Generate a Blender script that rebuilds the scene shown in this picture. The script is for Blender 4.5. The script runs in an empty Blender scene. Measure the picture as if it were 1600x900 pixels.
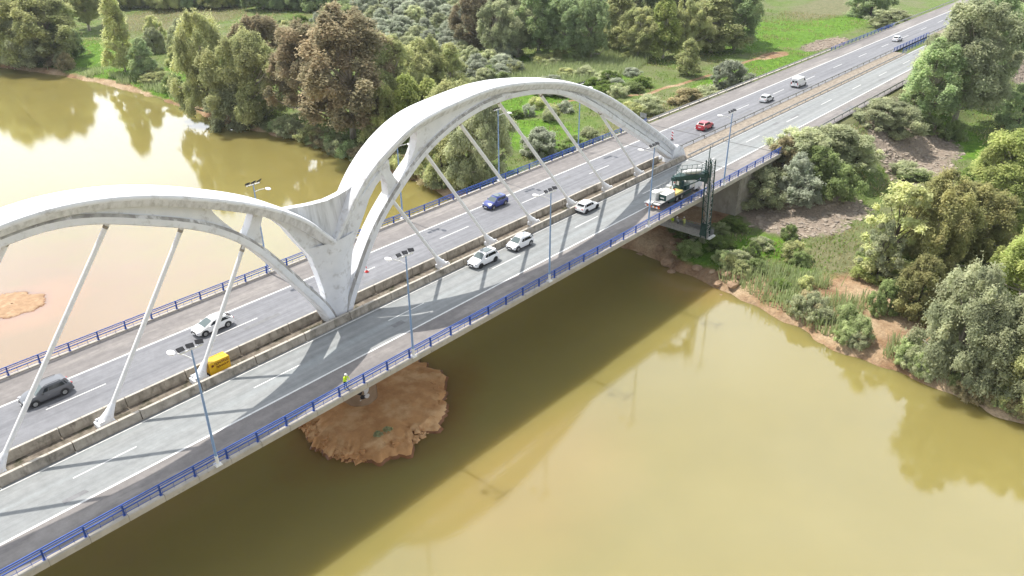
import bpy, bmesh, math, random
import numpy as np
from mathutils import Vector, Matrix
R_ = math.radians
sc = bpy.context.scene
COL = sc.collection

# ------------------------------------------------------------------ camera
FPX, HCAM, YCAM = 1232.3, 44.5, -66.8            # focal length in px of a 1600 px wide frame, metres above the deck
def cam_axes():
    c = np.array([800., 450.]); vx = np.array([2039., -214.]); vz = np.array([815., 2765.])
    X = np.r_[vx - c, FPX]; X /= np.linalg.norm(X)
    Z = -np.r_[vz - c, FPX]; Z /= np.linalg.norm(Z); Z -= X * (X @ Z); Z /= np.linalg.norm(Z)
    return np.stack([X, np.cross(Z, X), Z])
CR = cam_axes()
cam = bpy.data.cameras.new('camera'); camo = bpy.data.objects.new('camera', cam); COL.objects.link(camo)
cam.sensor_width = 36; cam.lens = FPX / 1600 * 36; cam.clip_start = 0.5; cam.clip_end = 9000
M4 = Matrix.Identity(4)
for i in range(3):
    M4[i][0] = CR[i, 0]; M4[i][1] = -CR[i, 1]; M4[i][2] = -CR[i, 2]
M4[0][3], M4[1][3], M4[2][3] = 0, YCAM, HCAM
camo.matrix_world = M4
sc.camera = camo

# ------------------------------------------------------------------ sky, sun, exposure
SUNV = Vector((0.0, 0.54, 1.0)).normalized()
EL = math.asin(SUNV.z); AZ = math.atan2(SUNV.x, SUNV.y)
w = bpy.data.worlds.new('World'); sc.world = w; w.use_nodes = True
nt = w.node_tree; nt.nodes.clear()
def N(nt, t, **k):
    n = nt.nodes.new(t)
    for a, b in k.items():
        if a == 'inp':
            for q, v in b.items(): n.inputs[q].default_value = v
        else: setattr(n, a, b)
    return n
sky = N(nt, 'ShaderNodeTexSky', sky_type='NISHITA', sun_disc=False, sun_elevation=EL, sun_rotation=AZ)
sky.air_density = 1.0; sky.dust_density = 2.0; sky.ozone_density = 1.0
tc = N(nt, 'ShaderNodeTexCoord')
mp = N(nt, 'ShaderNodeMapping'); mp.inputs['Scale'].default_value = (1, 1, 2.2)
cn = N(nt, 'ShaderNodeTexNoise', inp={'Scale': 1.7, 'Detail': 6.0, 'Roughness': 0.55})
cr = N(nt, 'ShaderNodeMapRange', inp={'From Min': 0.36, 'From Max': 0.62, 'To Min': 0.6, 'To Max': 1.0})
mx = N(nt, 'ShaderNodeMix', data_type='RGBA')
bg = N(nt, 'ShaderNodeBackground', inp={'Strength': 0.10}); wo = N(nt, 'ShaderNodeOutputWorld')
L = nt.links.new
# thin bright cloud, brightest low down on the sun's side of the sky, thinner and bluer behind the camera
dt = N(nt, 'ShaderNodeVectorMath', operation='DOT_PRODUCT'); dt.inputs[1].default_value = (0.42, 0.80, 0.0)
sx = N(nt, 'ShaderNodeSeparateXYZ'); L(tc.outputs['Generated'], dt.inputs[0]); L(tc.outputs['Generated'], sx.inputs[0])
side = N(nt, 'ShaderNodeMapRange', inp={'From Min': -0.5, 'From Max': 0.33, 'To Min': 7.5, 'To Max': 22.5}); L(dt.outputs['Value'], side.inputs[0])
up = N(nt, 'ShaderNodeMapRange', inp={'From Min': 0.60, 'From Max': 0.92, 'To Min': 1.0, 'To Max': 0.22}); L(sx.outputs['Z'], up.inputs[0])
pw = N(nt, 'ShaderNodeMath', operation='MULTIPLY'); L(side.outputs[0], pw.inputs[0]); L(up.outputs[0], pw.inputs[1])
cv = N(nt, 'ShaderNodeVectorMath', operation='SCALE'); cv.inputs[0].default_value = (0.95, 1.0, 1.07); L(pw.outputs[0], cv.inputs['Scale'])
L(cv.outputs[0], mx.inputs['B'])
L(tc.outputs['Generated'], mp.inputs['Vector']); L(mp.outputs[0], cn.inputs['Vector']); L(cn.outputs[0], cr.inputs['Value'])
L(cr.outputs[0], mx.inputs['Factor']); L(sky.outputs[0], mx.inputs['A']); L(mx.outputs['Result'], bg.inputs['Color']); L(bg.outputs[0], wo.inputs['Surface'])
sun = bpy.data.lights.new('sun', 'SUN'); sun.energy = 4.6; sun.angle = R_(0.5); sun.color = (1.0, 0.95, 0.87)
suno = bpy.data.objects.new('sun', sun); COL.objects.link(suno); suno.location = (60, 60, 120)
suno.rotation_euler = SUNV.to_track_quat('Z', 'Y').to_euler()
vs = sc.view_settings; vs.view_transform = 'Standard'; vs.look = 'None'; vs.gamma = 1; vs.exposure = 0.30; vs.use_curve_mapping = False
sc.cycles.max_bounces = 9; sc.cycles.diffuse_bounces = 6; sc.cycles.transmission_bounces = 8; sc.cycles.use_denoising = True

# ------------------------------------------------------------------ helpers
def ray(px, py):
    d = CR @ np.array([px - 800., py - 450., FPX]); return d / np.linalg.norm(d)
def P(px, py, z):                                  # the ground point at height z seen at a photo pixel
    d = ray(px, py); t = (z - HCAM) / d[2]; return np.array([0, YCAM, HCAM]) + t * d
def depth_of(p):
    return float((CR.T @ (np.array(p) - np.array([0, YCAM, HCAM])))[2])

def mat(name, c1, c2=None, rough=0.8, scale=1.0, detail=5, bump=0.0, stretch=(1, 1, 1), coord='pos', metallic=0.0,
        c3=None, scale3=0.3, lo3=0.55, hi3=0.7, spec=0.3, lo=0.35, hi=0.65, coat=0.0, bscale=None, fine=0.0):
    m = bpy.data.materials.new(name); m.use_nodes = True; t = m.node_tree; b = t.nodes['Principled BSDF']; l = t.links.new
    b.inputs['Roughness'].default_value = rough; b.inputs['Metallic'].default_value = metallic
    b.inputs['Specular IOR Level'].default_value = spec; b.inputs['Coat Weight'].default_value = coat
    if c2 is None and not bump:
        b.inputs['Base Color'].default_value = (*c1, 1); return m
    if coord == 'pos': src = N(t, 'ShaderNodeNewGeometry').outputs['Position']
    else: src = N(t, 'ShaderNodeTexCoord').outputs['Object']
    mp = N(t, 'ShaderNodeMapping'); mp.inputs['Scale'].default_value = stretch; l(src, mp.inputs[0])
    nz = N(t, 'ShaderNodeTexNoise', inp={'Scale': scale, 'Detail': detail, 'Roughness': 0.6}); l(mp.outputs[0], nz.inputs['Vector'])
    if c2 is None: c2 = c1
    mr = N(t, 'ShaderNodeMapRange', inp={'From Min': lo, 'From Max': hi}); l(nz.outputs[0], mr.inputs[0])
    mixn = N(t, 'ShaderNodeMix', data_type='RGBA'); mixn.inputs['A'].default_value = (*c1, 1); mixn.inputs['B'].default_value = (*c2, 1)
    l(mr.outputs[0], mixn.inputs['Factor']); out = mixn.outputs['Result']
    if c3 is not None:
        n3 = N(t, 'ShaderNodeTexNoise', inp={'Scale': scale3, 'Detail': 7, 'Roughness': 0.65}); l(mp.outputs[0], n3.inputs['Vector'])
        m3 = N(t, 'ShaderNodeMapRange', inp={'From Min': lo3, 'From Max': hi3}); l(n3.outputs[0], m3.inputs[0])
        x3 = N(t, 'ShaderNodeMix', data_type='RGBA'); x3.inputs['B'].default_value = (*c3, 1)
        l(out, x3.inputs['A']); l(m3.outputs[0], x3.inputs['Factor']); out = x3.outputs['Result']
    if fine:                                             # mottling and stains of the surface itself, metre sized and smaller
        nf = N(t, 'ShaderNodeTexNoise', inp={'Scale': 0.9, 'Detail': 9, 'Roughness': 0.75}); l(src, nf.inputs['Vector'])
        mf = N(t, 'ShaderNodeMapRange', inp={'From Min': .3, 'From Max': .7, 'To Min': 1 - fine, 'To Max': 1 + fine}); l(nf.outputs[0], mf.inputs[0])
        sv_ = N(t, 'ShaderNodeVectorMath', operation='SCALE'); l(out, sv_.inputs[0]); l(mf.outputs[0], sv_.inputs['Scale']); out = sv_.outputs[0]
    l(out, b.inputs['Base Color'])
    if bump:
        bn = N(t, 'ShaderNodeBump', inp={'Strength': bump, 'Distance': 0.1}); src2 = nz
        if bscale:
            src2 = N(t, 'ShaderNodeTexNoise', inp={'Scale': bscale, 'Detail': 4}); l(mp.outputs[0], src2.inputs['Vector'])
        l(src2.outputs[0], bn.inputs['Height']); l(bn.outputs[0], b.inputs['Normal'])
    return m

class MB:
    def __init__(s): s.v = []; s.f = []; s.m = []
    def add(s, vs, fs, mi=0):
        o = len(s.v); s.v.extend([tuple(map(float, p)) for p in vs]); s.f.extend([tuple(o + i for i in f) for f in fs]); s.m.extend([mi] * len(fs)); return s
    def box(s, c, d, mi=0, rz=0.0, ry=0.0, taper=1.0):
        x, y, z = d[0] / 2, d[1] / 2, d[2] / 2
        pts = [Vector((sx * x * (taper if sz > 0 else 1), sy * y * (taper if sz > 0 else 1), sz * z)) for sz in (-1, 1) for sx, sy in ((-1, -1), (1, -1), (1, 1), (-1, 1))]
        Mx = Matrix.Rotation(rz, 3, 'Z') @ Matrix.Rotation(ry, 3, 'Y')
        return s.add([Vector(c) + Mx @ p for p in pts], [(3, 2, 1, 0), (4, 5, 6, 7), (0, 1, 5, 4), (1, 2, 6, 5), (2, 3, 7, 6), (3, 0, 4, 7)], mi)
    def bar(s, p0, p1, w, h, mi=0, up=(0, 0, 1)):
        p0, p1 = Vector(p0), Vector(p1); d = (p1 - p0).normalized(); u = Vector(up)
        if abs(d.dot(u)) > 0.98: u = Vector((0, 1, 0))
        a = d.cross(u).normalized() * w / 2; b = a.cross(d).normalized() * h / 2
        pts = [p + i * a + j * b for p in (p0, p1) for i, j in ((-1, -1), (1, -1), (1, 1), (-1, 1))]
        return s.add(pts, [(0, 1, 2, 3), (7, 6, 5, 4), (4, 5, 1, 0), (5, 6, 2, 1), (6, 7, 3, 2), (7, 4, 0, 3)], mi)
    def tube(s, path, radii, n=8, mi=0):
        path = [Vector(p) for p in path]
        if not hasattr(radii, '__len__'): radii = [radii] * len(path)
        rings = []; prev = None
        for i, p in enumerate(path):
            d = (path[min(i + 1, len(path) - 1)] - path[max(i - 1, 0)]).normalized()
            ref = prev if prev is not None else (Vector((0, 0, 1)) if abs(d.z) < 0.95 else Vector((1, 0, 0)))
            a = (ref - d * ref.dot(d))
            if a.length < 1e-4: a = d.orthogonal()
            a.normalize(); prev = a; b = d.cross(a)
            rings.append([p + radii[i] * (math.cos(2 * math.pi * k / n) * a + math.sin(2 * math.pi * k / n) * b) for k in range(n)])
        vs = [q for r in rings for q in r]; fs = []
        for i in range(len(path) - 1):
            for k in range(n):
                k2 = (k + 1) % n; fs.append((i * n + k, i * n + k2, (i + 1) * n + k2, (i + 1) * n + k))
        fs.append(tuple(range(n - 1, -1, -1))); fs.append(tuple((len(path) - 1) * n + k for k in range(n)))
        return s.add(vs, fs, mi)
    def loft(s, rings, mi=0, cap=True, closed=True):
        n = len(rings[0]); vs = [q for r in rings for q in r]; fs = []
        for i in range(len(rings) - 1):
            for k in range(n if closed else n - 1):
                k2 = (k + 1) % n; fs.append((i * n + k, i * n + k2, (i + 1) * n + k2, (i + 1) * n + k))
        if cap: fs.append(tuple(range(n - 1, -1, -1))); fs.append(tuple((len(rings) - 1) * n + k for k in range(n)))
        return s.add(vs, fs, mi)
    def ell(s, c, r, n=12, m=8, mi=0):
        vs = [(c[0], c[1], c[2] - r[2])]; fs = []
        for i in range(1, m):
            a = -math.pi / 2 + math.pi * i / m
            for k in range(n):
                t = 2 * math.pi * k / n; vs.append((c[0] + r[0] * math.cos(a) * math.cos(t), c[1] + r[1] * math.cos(a) * math.sin(t), c[2] + r[2] * math.sin(a)))
        vs.append((c[0], c[1], c[2] + r[2]))
        for k in range(n): fs.append((0, 1 + (k + 1) % n, 1 + k))
        for i in range(m - 2):
            for k in range(n): fs.append((1 + i * n + k, 1 + i * n + (k + 1) % n, 1 + (i + 1) * n + (k + 1) % n, 1 + (i + 1) * n + k))
        T = len(vs) - 1
        for k in range(n): fs.append((T, 1 + (m - 2) * n + k, 1 + (m - 2) * n + (k + 1) % n))
        return s.add(vs, fs, mi)
    def slab(s, poly, fn, a, b, mi=0):               # polygon extruded between fn(p, a) and fn(p, b)
        n = len(poly); vs = [fn(p, a) for p in poly] + [fn(p, b) for p in poly]
        return s.add(vs, [tuple(range(n)), tuple(range(2 * n - 1, n - 1, -1))] + [(k, n + k, n + (k + 1) % n, (k + 1) % n) for k in range(n)], mi)
    def build(s, name, mats, parent=None, smooth=None, loc=None, fix=True, weld=False):
        me = bpy.data.meshes.new(name); me.from_pydata(s.v, [], s.f)
        for m in (mats if isinstance(mats, (list, tuple)) else [mats]): me.materials.append(m)
        if len(set(s.m)) > 1 or (s.m and s.m[0]): me.polygons.foreach_set('material_index', s.m)
        if fix:
            bm = bmesh.new(); bm.from_mesh(me)
            if weld: bmesh.ops.remove_doubles(bm, verts=bm.verts, dist=.002)
            bmesh.ops.recalc_face_normals(bm, faces=bm.faces); bm.to_mesh(me); bm.free()
        if smooth:
            me.polygons.foreach_set('use_smooth', [True] * len(me.polygons)); me.set_sharp_from_angle(angle=R_(smooth))
        me.update()
        o = bpy.data.objects.new(name, me); COL.objects.link(o)
        if parent: o.parent = parent
        if loc is not None: o.location = loc
        return o

def tag(o, label=None, cat=None, group=None, kind=None):
    if label: o['label'] = label
    if cat: o['category'] = cat
    if group: o['group'] = group
    if kind: o['kind'] = kind
    return o
def thing(name, label, cat, loc=(0, 0, 0), rz=0.0, group=None):
    o = bpy.data.objects.new(name, None); COL.objects.link(o); o.location = loc; o.rotation_euler = (0, 0, rz)
    o.empty_display_size = 0.3
    return tag(o, label, cat, group)
def dup(root, loc, rz=None, label=None):
    r = root.copy(); COL.objects.link(r); r.location = loc
    if rz is not None: r.rotation_euler = (0, 0, rz)
    if label: r['label'] = label
    for ch in root.children:
        c = ch.copy(); COL.objects.link(c); c.parent = r
        for g in ch.children:
            d = g.copy(); COL.objects.link(d); d.parent = c
    return r
def spline(xs, ys, xq):                              # natural cubic spline
    xs = np.asarray(xs, float); ys = np.asarray(ys, float); n = len(xs); h = np.diff(xs)
    A = np.zeros((n, n)); r = np.zeros(n); A[0, 0] = A[-1, -1] = 1
    for i in range(1, n - 1):
        A[i, i - 1] = h[i - 1]; A[i, i] = 2 * (h[i - 1] + h[i]); A[i, i + 1] = h[i]
        r[i] = 3 * ((ys[i + 1] - ys[i]) / h[i] - (ys[i] - ys[i - 1]) / h[i - 1])
    c = np.linalg.solve(A, r); xq = np.asarray(xq, float); k = np.clip(np.searchsorted(xs, xq) - 1, 0, n - 2); d = xq - xs[k]
    b = (ys[k + 1] - ys[k]) / h[k] - h[k] * (2 * c[k] + c[k + 1]) / 3; dd = (c[k + 1] - c[k]) / (3 * h[k])
    return ys[k] + b * d + c[k] * d ** 2 + dd * d ** 3

# ------------------------------------------------------------------ materials
m_white = mat('white_concrete', (0.80, 0.81, 0.83), (0.72, 0.735, 0.76), 0.55, 0.7, c3=(0.36, 0.34, 0.31), scale3=1.0, lo3=0.54, hi3=0.80)
m_grime_shade = mat('grime_shade_concrete', (0.50, 0.49, 0.47), (0.27, 0.26, 0.25), 0.8, 1.1, stretch=(1, 1, .35), c3=(0.74, 0.74, 0.74), scale3=0.9, lo3=0.52, hi3=0.62)
m_stain_shade = mat('stain_shade_white_concrete', (0.72, 0.73, 0.75), (0.44, 0.44, 0.44), 0.7, 1.3, stretch=(1.6, 1, .18), lo=.42, hi=.72)
m_whitepipe = mat('white_steel', (0.82, 0.82, 0.81), (0.72, 0.72, 0.71), 0.4, 3.0)
m_asph_n = mat('asphalt_lanes_near', (0.272, 0.281, 0.280), (0.205, 0.214, 0.217), 0.85, 1.1, stretch=(0.02, 1.2, 1), c3=(0.275, 0.295, 0.30), scale3=0.5, lo3=0.5, hi3=0.68, fine=.16)
m_asph_f = mat('asphalt_lanes_far', (0.225, 0.227, 0.242), (0.160, 0.163, 0.177), 0.85, 1.1, stretch=(0.025, 1.2, 1), c3=(0.10, 0.10, 0.11), scale3=0.6, lo3=0.62, hi3=0.78, fine=.16)
m_asph_s = mat('asphalt_shoulder', (0.225, 0.208, 0.200), (0.185, 0.172, 0.167), 0.9, 0.9, stretch=(0.12, 1, 1), c3=(0.27, 0.25, 0.235), scale3=0.35, lo3=0.52, hi3=0.6, fine=.2)
m_paint = mat('road_paint', (0.72, 0.72, 0.70), (0.58, 0.58, 0.57), 0.6, 3.0, c3=(0.36, 0.36, 0.36), scale3=2.2, lo3=0.55, hi3=0.75)
m_conc = mat('old_concrete', (0.42, 0.375, 0.31), (0.27, 0.24, 0.195), 0.85, 1.2, stretch=(1, 1, .6), c3=(0.12, 0.105, 0.08), scale3=1.3, lo3=0.5, hi3=0.72)
m_coping = mat('coping_concrete', (0.50, 0.46, 0.40), (0.40, 0.37, 0.32), 0.85, 0.9, c3=(0.22, 0.20, 0.17), scale3=1.4, lo3=0.6, hi3=0.8)
m_soffit = mat('girder_concrete', (0.34, 0.31, 0.27), (0.27, 0.25, 0.21), 0.9, 0.4)
m_gravel = mat('median_gravel', (0.24, 0.205, 0.165), (0.12, 0.10, 0.08), 0.95, 1.6, c3=(0.05, 0.05, 0.028), scale3=0.5, lo3=0.5, hi3=0.62)
m_dirt = mat('median_dirt', (0.34, 0.29, 0.23), (0.20, 0.17, 0.14), 0.95, 2.0, stretch=(0.5, 1, 1))
m_blue = mat('blue_paint', (0.030, 0.085, 0.36), (0.045, 0.11, 0.40), 0.45, 2.0)
m_pole = mat('blue_grey_paint', (0.20, 0.31, 0.52), (0.25, 0.36, 0.55), 0.45, 3.0)
m_galv = mat('galvanised_steel', (0.42, 0.42, 0.42), (0.32, 0.32, 0.31), 0.5, 1.5, metallic=0.3)
m_black = mat('black_rubber', (0.02, 0.02, 0.022), rough=0.8)
m_dark = mat('dark_plastic', (0.03, 0.03, 0.033), rough=0.5)
m_glass = mat('dark_glass', (0.012, 0.016, 0.018), rough=0.06, spec=0.5)
m_screen = mat('windscreen_glass', (0.10, 0.13, 0.13), rough=0.05, spec=0.5)
m_chrome = mat('bright_metal', (0.6, 0.6, 0.62), rough=0.25, metallic=0.9)
m_lampwhite = mat('lamp_white', (0.85, 0.85, 0.85), rough=0.3)
m_red = mat('red_plastic', (0.42, 0.02, 0.02), rough=0.35)
m_orange = mat('orange_plastic', (0.75, 0.20, 0.03), rough=0.5)
m_yellow = mat('yellow_paint', (0.80, 0.50, 0.02), (0.72, 0.42, 0.02), 0.5, 2.0, coord='obj')
m_green = mat('dark_green_paint', (0.016, 0.05, 0.045), (0.03, 0.075, 0.065), 0.5, 2.0, coord='obj')
m_truckwhite = mat('truck_white', (0.78, 0.78, 0.75), (0.66, 0.66, 0.63), 0.4, 1.5, coord='obj')
m_alu = mat('grey_aluminium', (0.42, 0.42, 0.41), (0.30, 0.30, 0.30), 0.55, 3.0, coord='obj')
m_hivis = mat('hi_vis_yellow', (0.55, 0.75, 0.03), rough=0.8)
m_navy = mat('navy_cloth', (0.02, 0.03, 0.07), rough=0.9)
m_skin = mat('skin', (0.45, 0.26, 0.18), rough=0.6)
m_bark = mat('pale_bark', (0.55, 0.50, 0.43), (0.30, 0.26, 0.21), 0.9, 1.5, stretch=(1, 1, 0.3), coord='obj')
m_barkd = mat('dark_bark', (0.11, 0.085, 0.065), (0.06, 0.05, 0.04), 0.95, 2.0, coord='obj')
m_rock = mat('tan_rock', (0.42, 0.29, 0.19), (0.28, 0.19, 0.125), 0.95, 1.5, bump=0.5, c3=(0.48, 0.38, 0.28), scale3=0.5)
m_rubble = mat('grey_rubble', (0.42, 0.35, 0.28), (0.24, 0.205, 0.175), 0.95, 0.6)
m_wet = mat('wet_clay', (0.26, 0.105, 0.035), (0.18, 0.075, 0.03), 0.5, 1.2)
m_island = mat('orange_clay', (0.66, 0.37, 0.165), (0.50, 0.265, 0.11), 0.95, 0.5, bump=.8, bscale=3.0, c3=(0.72, 0.47, 0.25), scale3=0.35, lo3=0.5, hi3=0.65)

# ------------------------------------------------------------------ terrain
WZ = -11.2
SH = np.array([(-3000, 60), (-400, 70), (-160, 84), (-100, 88), (-62.7, 90.8), (-48, 93), (-40, 93), (-34.9, 94.8), (-29.6, 96), (-23, 98.2), (-18, 98.4), (-10.6, 99.7),
               (-5, 100.4), (10, 100.2), (30, 98.3), (38, 97.8), (54, 100.6), (67, 100.6), (81, 101), (92, 100), (103, 98), (115, 96.8), (132, 97.6),
               (150, 97.6), (167, 96.8), (189, 93.5), (211, 89), (228, 83.5), (260, 70), (330, 30), (420, -40), (3000, -1500)], float)
rng = np.random.default_rng(7)
def vnoise(x, y, s, seed):                            # smooth value noise
    g = np.random.default_rng(seed).random((64, 64)); x = x / s; y = y / s
    xi = np.floor(x).astype(int); yi = np.floor(y).astype(int); fx = x - xi; fy = y - yi; fx = fx * fx * (3 - 2 * fx); fy = fy * fy * (3 - 2 * fy)
    a = g[xi % 64, yi % 64]; b = g[(xi + 1) % 64, yi % 64]; c = g[xi % 64, (yi + 1) % 64]; d = g[(xi + 1) % 64, (yi + 1) % 64]
    return (a * (1 - fx) + b * fx) * (1 - fy) + (c * (1 - fx) + d * fx) * fy - 0.5
def shore_d(x, y): return x - np.interp(y, SH[:, 0], SH[:, 1])
def ground(x, y):
    x = np.asarray(x, float); y = np.asarray(y, float)
    d = shore_d(x, y) + 1.6 * vnoise(x, y, 4.0, 1) + 1.0 * vnoise(x, y, 1.7, 2)
    d2 = -35 - x + 6 * vnoise(x, y, 15, 8); d = np.maximum(d, d2)
    z = np.interp(d, [-40, -8, -1, 0, 0.9, 3, 9, 22, 60], [-16, -14, -11.9, WZ, -10.5, -9.9, -9.1, -8.5, -8.2])
    z = z + np.clip(d / 8, 0, 1) * (0.9 * vnoise(x, y, 14, 3) + 0.35 * vnoise(x, y, 4.5, 4) + 0.12 * vnoise(x, y, 1.6, 5))
    dd = np.hypot(np.maximum(138 - x, 0), np.maximum(np.abs(y) - 14.3, 0))
    dd = np.where(x > 138, np.maximum(np.abs(y) - 14.3, 0), dd)
    e = -0.5 - dd / 1.6 + 0.5 * vnoise(x, y, 5, 6) * np.clip(dd / 3, 0, 1)
    return np.maximum(z, e)
def axis(a, b, fine, ends, n):
    core = np.arange(a, b + fine / 2, fine); g = np.geomspace(fine, ends, n).cumsum()
    return np.r_[a - g[::-1], core, b + g]
gx = axis(78, 330, 0.8, 500, 26); gy = axis(-78, 300, 0.8, 500, 26)
gx = gx[gx > -2600]
X, Y = np.meshgrid(gx, gy, indexing='ij'); Z = ground(X, Y)

# zones painted from what grows or lies there (soil, rock, dry grass): ellipses given by the photo pixel at their middle
def zones(x, y, z=None):
    out = np.zeros(x.shape + (4,))
    def blob(ch, px, py, a, b, rz=0.0, zz=-8.5, s=1.0):
        c = P(px, py, zz); u = (x - c[0]) * math.cos(rz) + (y - c[1]) * math.sin(rz); v = -(x - c[0]) * math.sin(rz) + (y - c[1]) * math.cos(rz)
        q = np.sqrt((u / a) ** 2 + (v / b) ** 2); out[..., ch] = np.maximum(out[..., ch], s * np.clip((1.35 - q) / 0.7, 0, 1))
    d = shore_d(x, y)
    out[..., 0] = np.clip((3.2 - d + 2.5 * vnoise(x, y, 9, 31)) / 3, 0, 1)
    out[..., 0] = np.where(d > 12, 0, out[..., 0])
    u = (np.abs(y) < 11.5) & (x < 127); out[..., 0] = np.where(u, 1, out[..., 0])                 # bare earth under the deck
    e = (np.abs(y) > 13) & (np.abs(y) < 19) & (x > 128); out[..., 2] = np.where(e, 0.6, out[..., 2])
    blob(1, 1235, 338, 8, 9, 0.3); blob(1, 1290, 325, 6, 7, 0.3); blob(1, 1415, 250, 17, 8, 0.5); blob(1, 1440, 225, 12, 7, 0.5)
    blob(1, 1290, 70, 14, 5, 0.0); blob(1, 1575, 115, 14, 9, 0.4)
    blob(0, 1345, 470, 9, 8, 0.2); blob(0, 1390, 510, 7, 6); blob(0, 1300, 520, 3.5, 7, 0, s=.9); blob(0, 1160, 430, 4, 6, 0.2); blob(0, 1090, 425, 5, 6); blob(0, 1208, 89, 9, 3)
    blob(0, 1250, 480, 2.5, 9, 0, s=.8); blob(0, 1420, 500, 5, 5, 0, s=.7)
    blob(2, 280, 28, 30, 22, 0.5); blob(2, 1320, 8, 50, 14, 0); blob(2, 1210, 420, 7, 7, 0, s=.5); blob(2, 1330, 400, 8, 8, s=.7); blob(2, 1060, 165, 40, 5, .0, s=.7)
    blob(3, 130, 80, 16, 26, 0.2); blob(3, 280, 125, 14, 22); blob(3, 200, 120, 8, 20); blob(3, 1250, 45, 60, 16, 0); blob(3, 830, 210, 12, 12); blob(3, 1110, 395, 7, 9); blob(3, 1200, 395, 7, 7)
    blob(3, 1480, 220, 14, 8, 0.5); blob(3, 870, 150, 30, 9, 0); blob(3, 800, 110, 30, 14, 0); blob(3, 1180, 110, 40, 6)
    for pts in (((880, 160), (1010, 148), (1060, 132), (1110, 118)), ((1120, 112), (1190, 92), (1230, 86))):
        for (a, b) in zip(pts[:-1], pts[1:]):
            A = P(*a, -8.3); B = P(*b, -8.3); t = np.clip(((x - A[0]) * (B[0] - A[0]) + (y - A[1]) * (B[1] - A[1])) / ((B[0] - A[0]) ** 2 + (B[1] - A[1]) ** 2), 0, 1)
            q = np.hypot(x - A[0] - t * (B[0] - A[0]), y - A[1] - t * (B[1] - A[1])); out[..., 0] = np.maximum(out[..., 0], np.clip((1.2 - q) / 0.8, 0, .8))
    return out
nx, ny = X.shape
me = bpy.data.meshes.new('ground')
idx = np.arange(nx * ny).reshape(nx, ny)
quads = np.stack([idx[:-1, :-1], idx[1:, :-1], idx[1:, 1:], idx[:-1, 1:]], -1).reshape(-1, 4)
me.vertices.add(nx * ny); me.vertices.foreach_set('co', np.stack([X, Y, Z], -1).ravel())
me.loops.add(quads.size); me.loops.foreach_set('vertex_index', quads.ravel())
me.polygons.add(len(quads)); me.polygons.foreach_set('loop_start', np.arange(len(quads)) * 4)
me.polygons.foreach_set('use_smooth', np.ones(len(quads), bool)); me.update(calc_edges=True)
zz = zones(X, Y)
at = me.attributes.new('zone', 'FLOAT_COLOR', 'POINT'); at.data.foreach_set('color', zz.reshape(-1, 4).ravel())
m = bpy.data.materials.new('ground_cover'); m.use_nodes = True; t = m.node_tree; b = t.nodes['Principled BSDF']; l = t.links.new
b.inputs['Roughness'].default_value = 0.95; b.inputs['Specular IOR Level'].default_value = 0.15
pos = N(t, 'ShaderNodeNewGeometry').outputs['Position']
za = N(t, 'ShaderNodeAttribute', attribute_name='zone'); sp = N(t, 'ShaderNodeSeparateColor'); l(za.outputs['Color'], sp.inputs[0])
def noise(s, det=5, r=.6):
    n = N(t, 'ShaderNodeTexNoise', inp={'Scale': s, 'Detail': det, 'Roughness': r}); l(pos, n.inputs['Vector']); return n.outputs[0]
def mapr(v, a, b_, c=0., d=1.):
    n = N(t, 'ShaderNodeMapRange', inp={'From Min': a, 'From Max': b_, 'To Min': c, 'To Max': d}); l(v, n.inputs[0]); return n.outputs[0]
def mix(f, a, b_):
    n = N(t, 'ShaderNodeMix', data_type='RGBA')
    l(f, n.inputs['Factor'])
    for k, v in (('A', a), ('B', b_)):
        if isinstance(v, tuple): n.inputs[k].default_value = (*v, 1)
        else: l(v, n.inputs[k])
    return n.outputs['Result']
def math2(op, a, b_):
    n = N(t, 'ShaderNodeMath', operation=op)
    for i, v in enumerate((a, b_)):
        if isinstance(v, (int, float)): n.inputs[i].default_value = v
        else: l(v, n.inputs[i])
    return n.outputs[0]
nA, nB, nC = noise(0.11), noise(0.6), noise(2.6, 6, .7)
def edge(ch, amt=.7): return mapr(math2('ADD', ch, math2('MULTIPLY', math2('SUBTRACT', nB, .5), amt)), .35, .65)
grass = mix(mapr(nB, .35, .65), (0.095, 0.155, 0.032), (0.17, 0.225, 0.065))
grass = mix(mapr(nA, .42, .62), grass, (0.17, 0.185, 0.085))
lush = mix(mapr(nB, .35, .65), (0.075, 0.165, 0.015), (0.15, 0.27, 0.03))
grass = mix(edge(za.outputs['Alpha']), grass, lush)
dry = mix(mapr(nB, .4, .6), (0.21, 0.20, 0.11), (0.145, 0.155, 0.07)); c = mix(edge(sp.outputs[2]), grass, dry)
soil = mix(mapr(nB, .35, .65), (0.36, 0.225, 0.125), (0.24, 0.145, 0.085)); soil = mix(mapr(nA, .45, .62), soil, (0.52, 0.39, 0.255))
c = mix(edge(sp.outputs[0]), c, soil)
rock = mix(mapr(nC, .4, .62), (0.40, 0.325, 0.26), (0.19, 0.155, 0.125)); c = mix(edge(sp.outputs[1], .9), c, rock)
mul = N(t, 'ShaderNodeMix', data_type='RGBA', blend_type='MULTIPLY'); mul.inputs['Factor'].default_value = 1
l(c, mul.inputs['A']); gv = mapr(nC, .3, .7, .72, 1.2); cc = N(t, 'ShaderNodeCombineColor'); [l(gv, cc.inputs[i]) for i in range(3)]; l(cc.outputs[0], mul.inputs['B'])
l(mul.outputs['Result'], b.inputs['Base Color'])
bn = N(t, 'ShaderNodeBump', inp={'Strength': 0.8, 'Distance': 0.35}); l(nC, bn.inputs['Height']); l(bn.outputs[0], b.inputs['Normal'])
me.materials.append(m)
go = bpy.data.objects.new('ground', me); COL.objects.link(go); tag(go, kind='structure')

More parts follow.
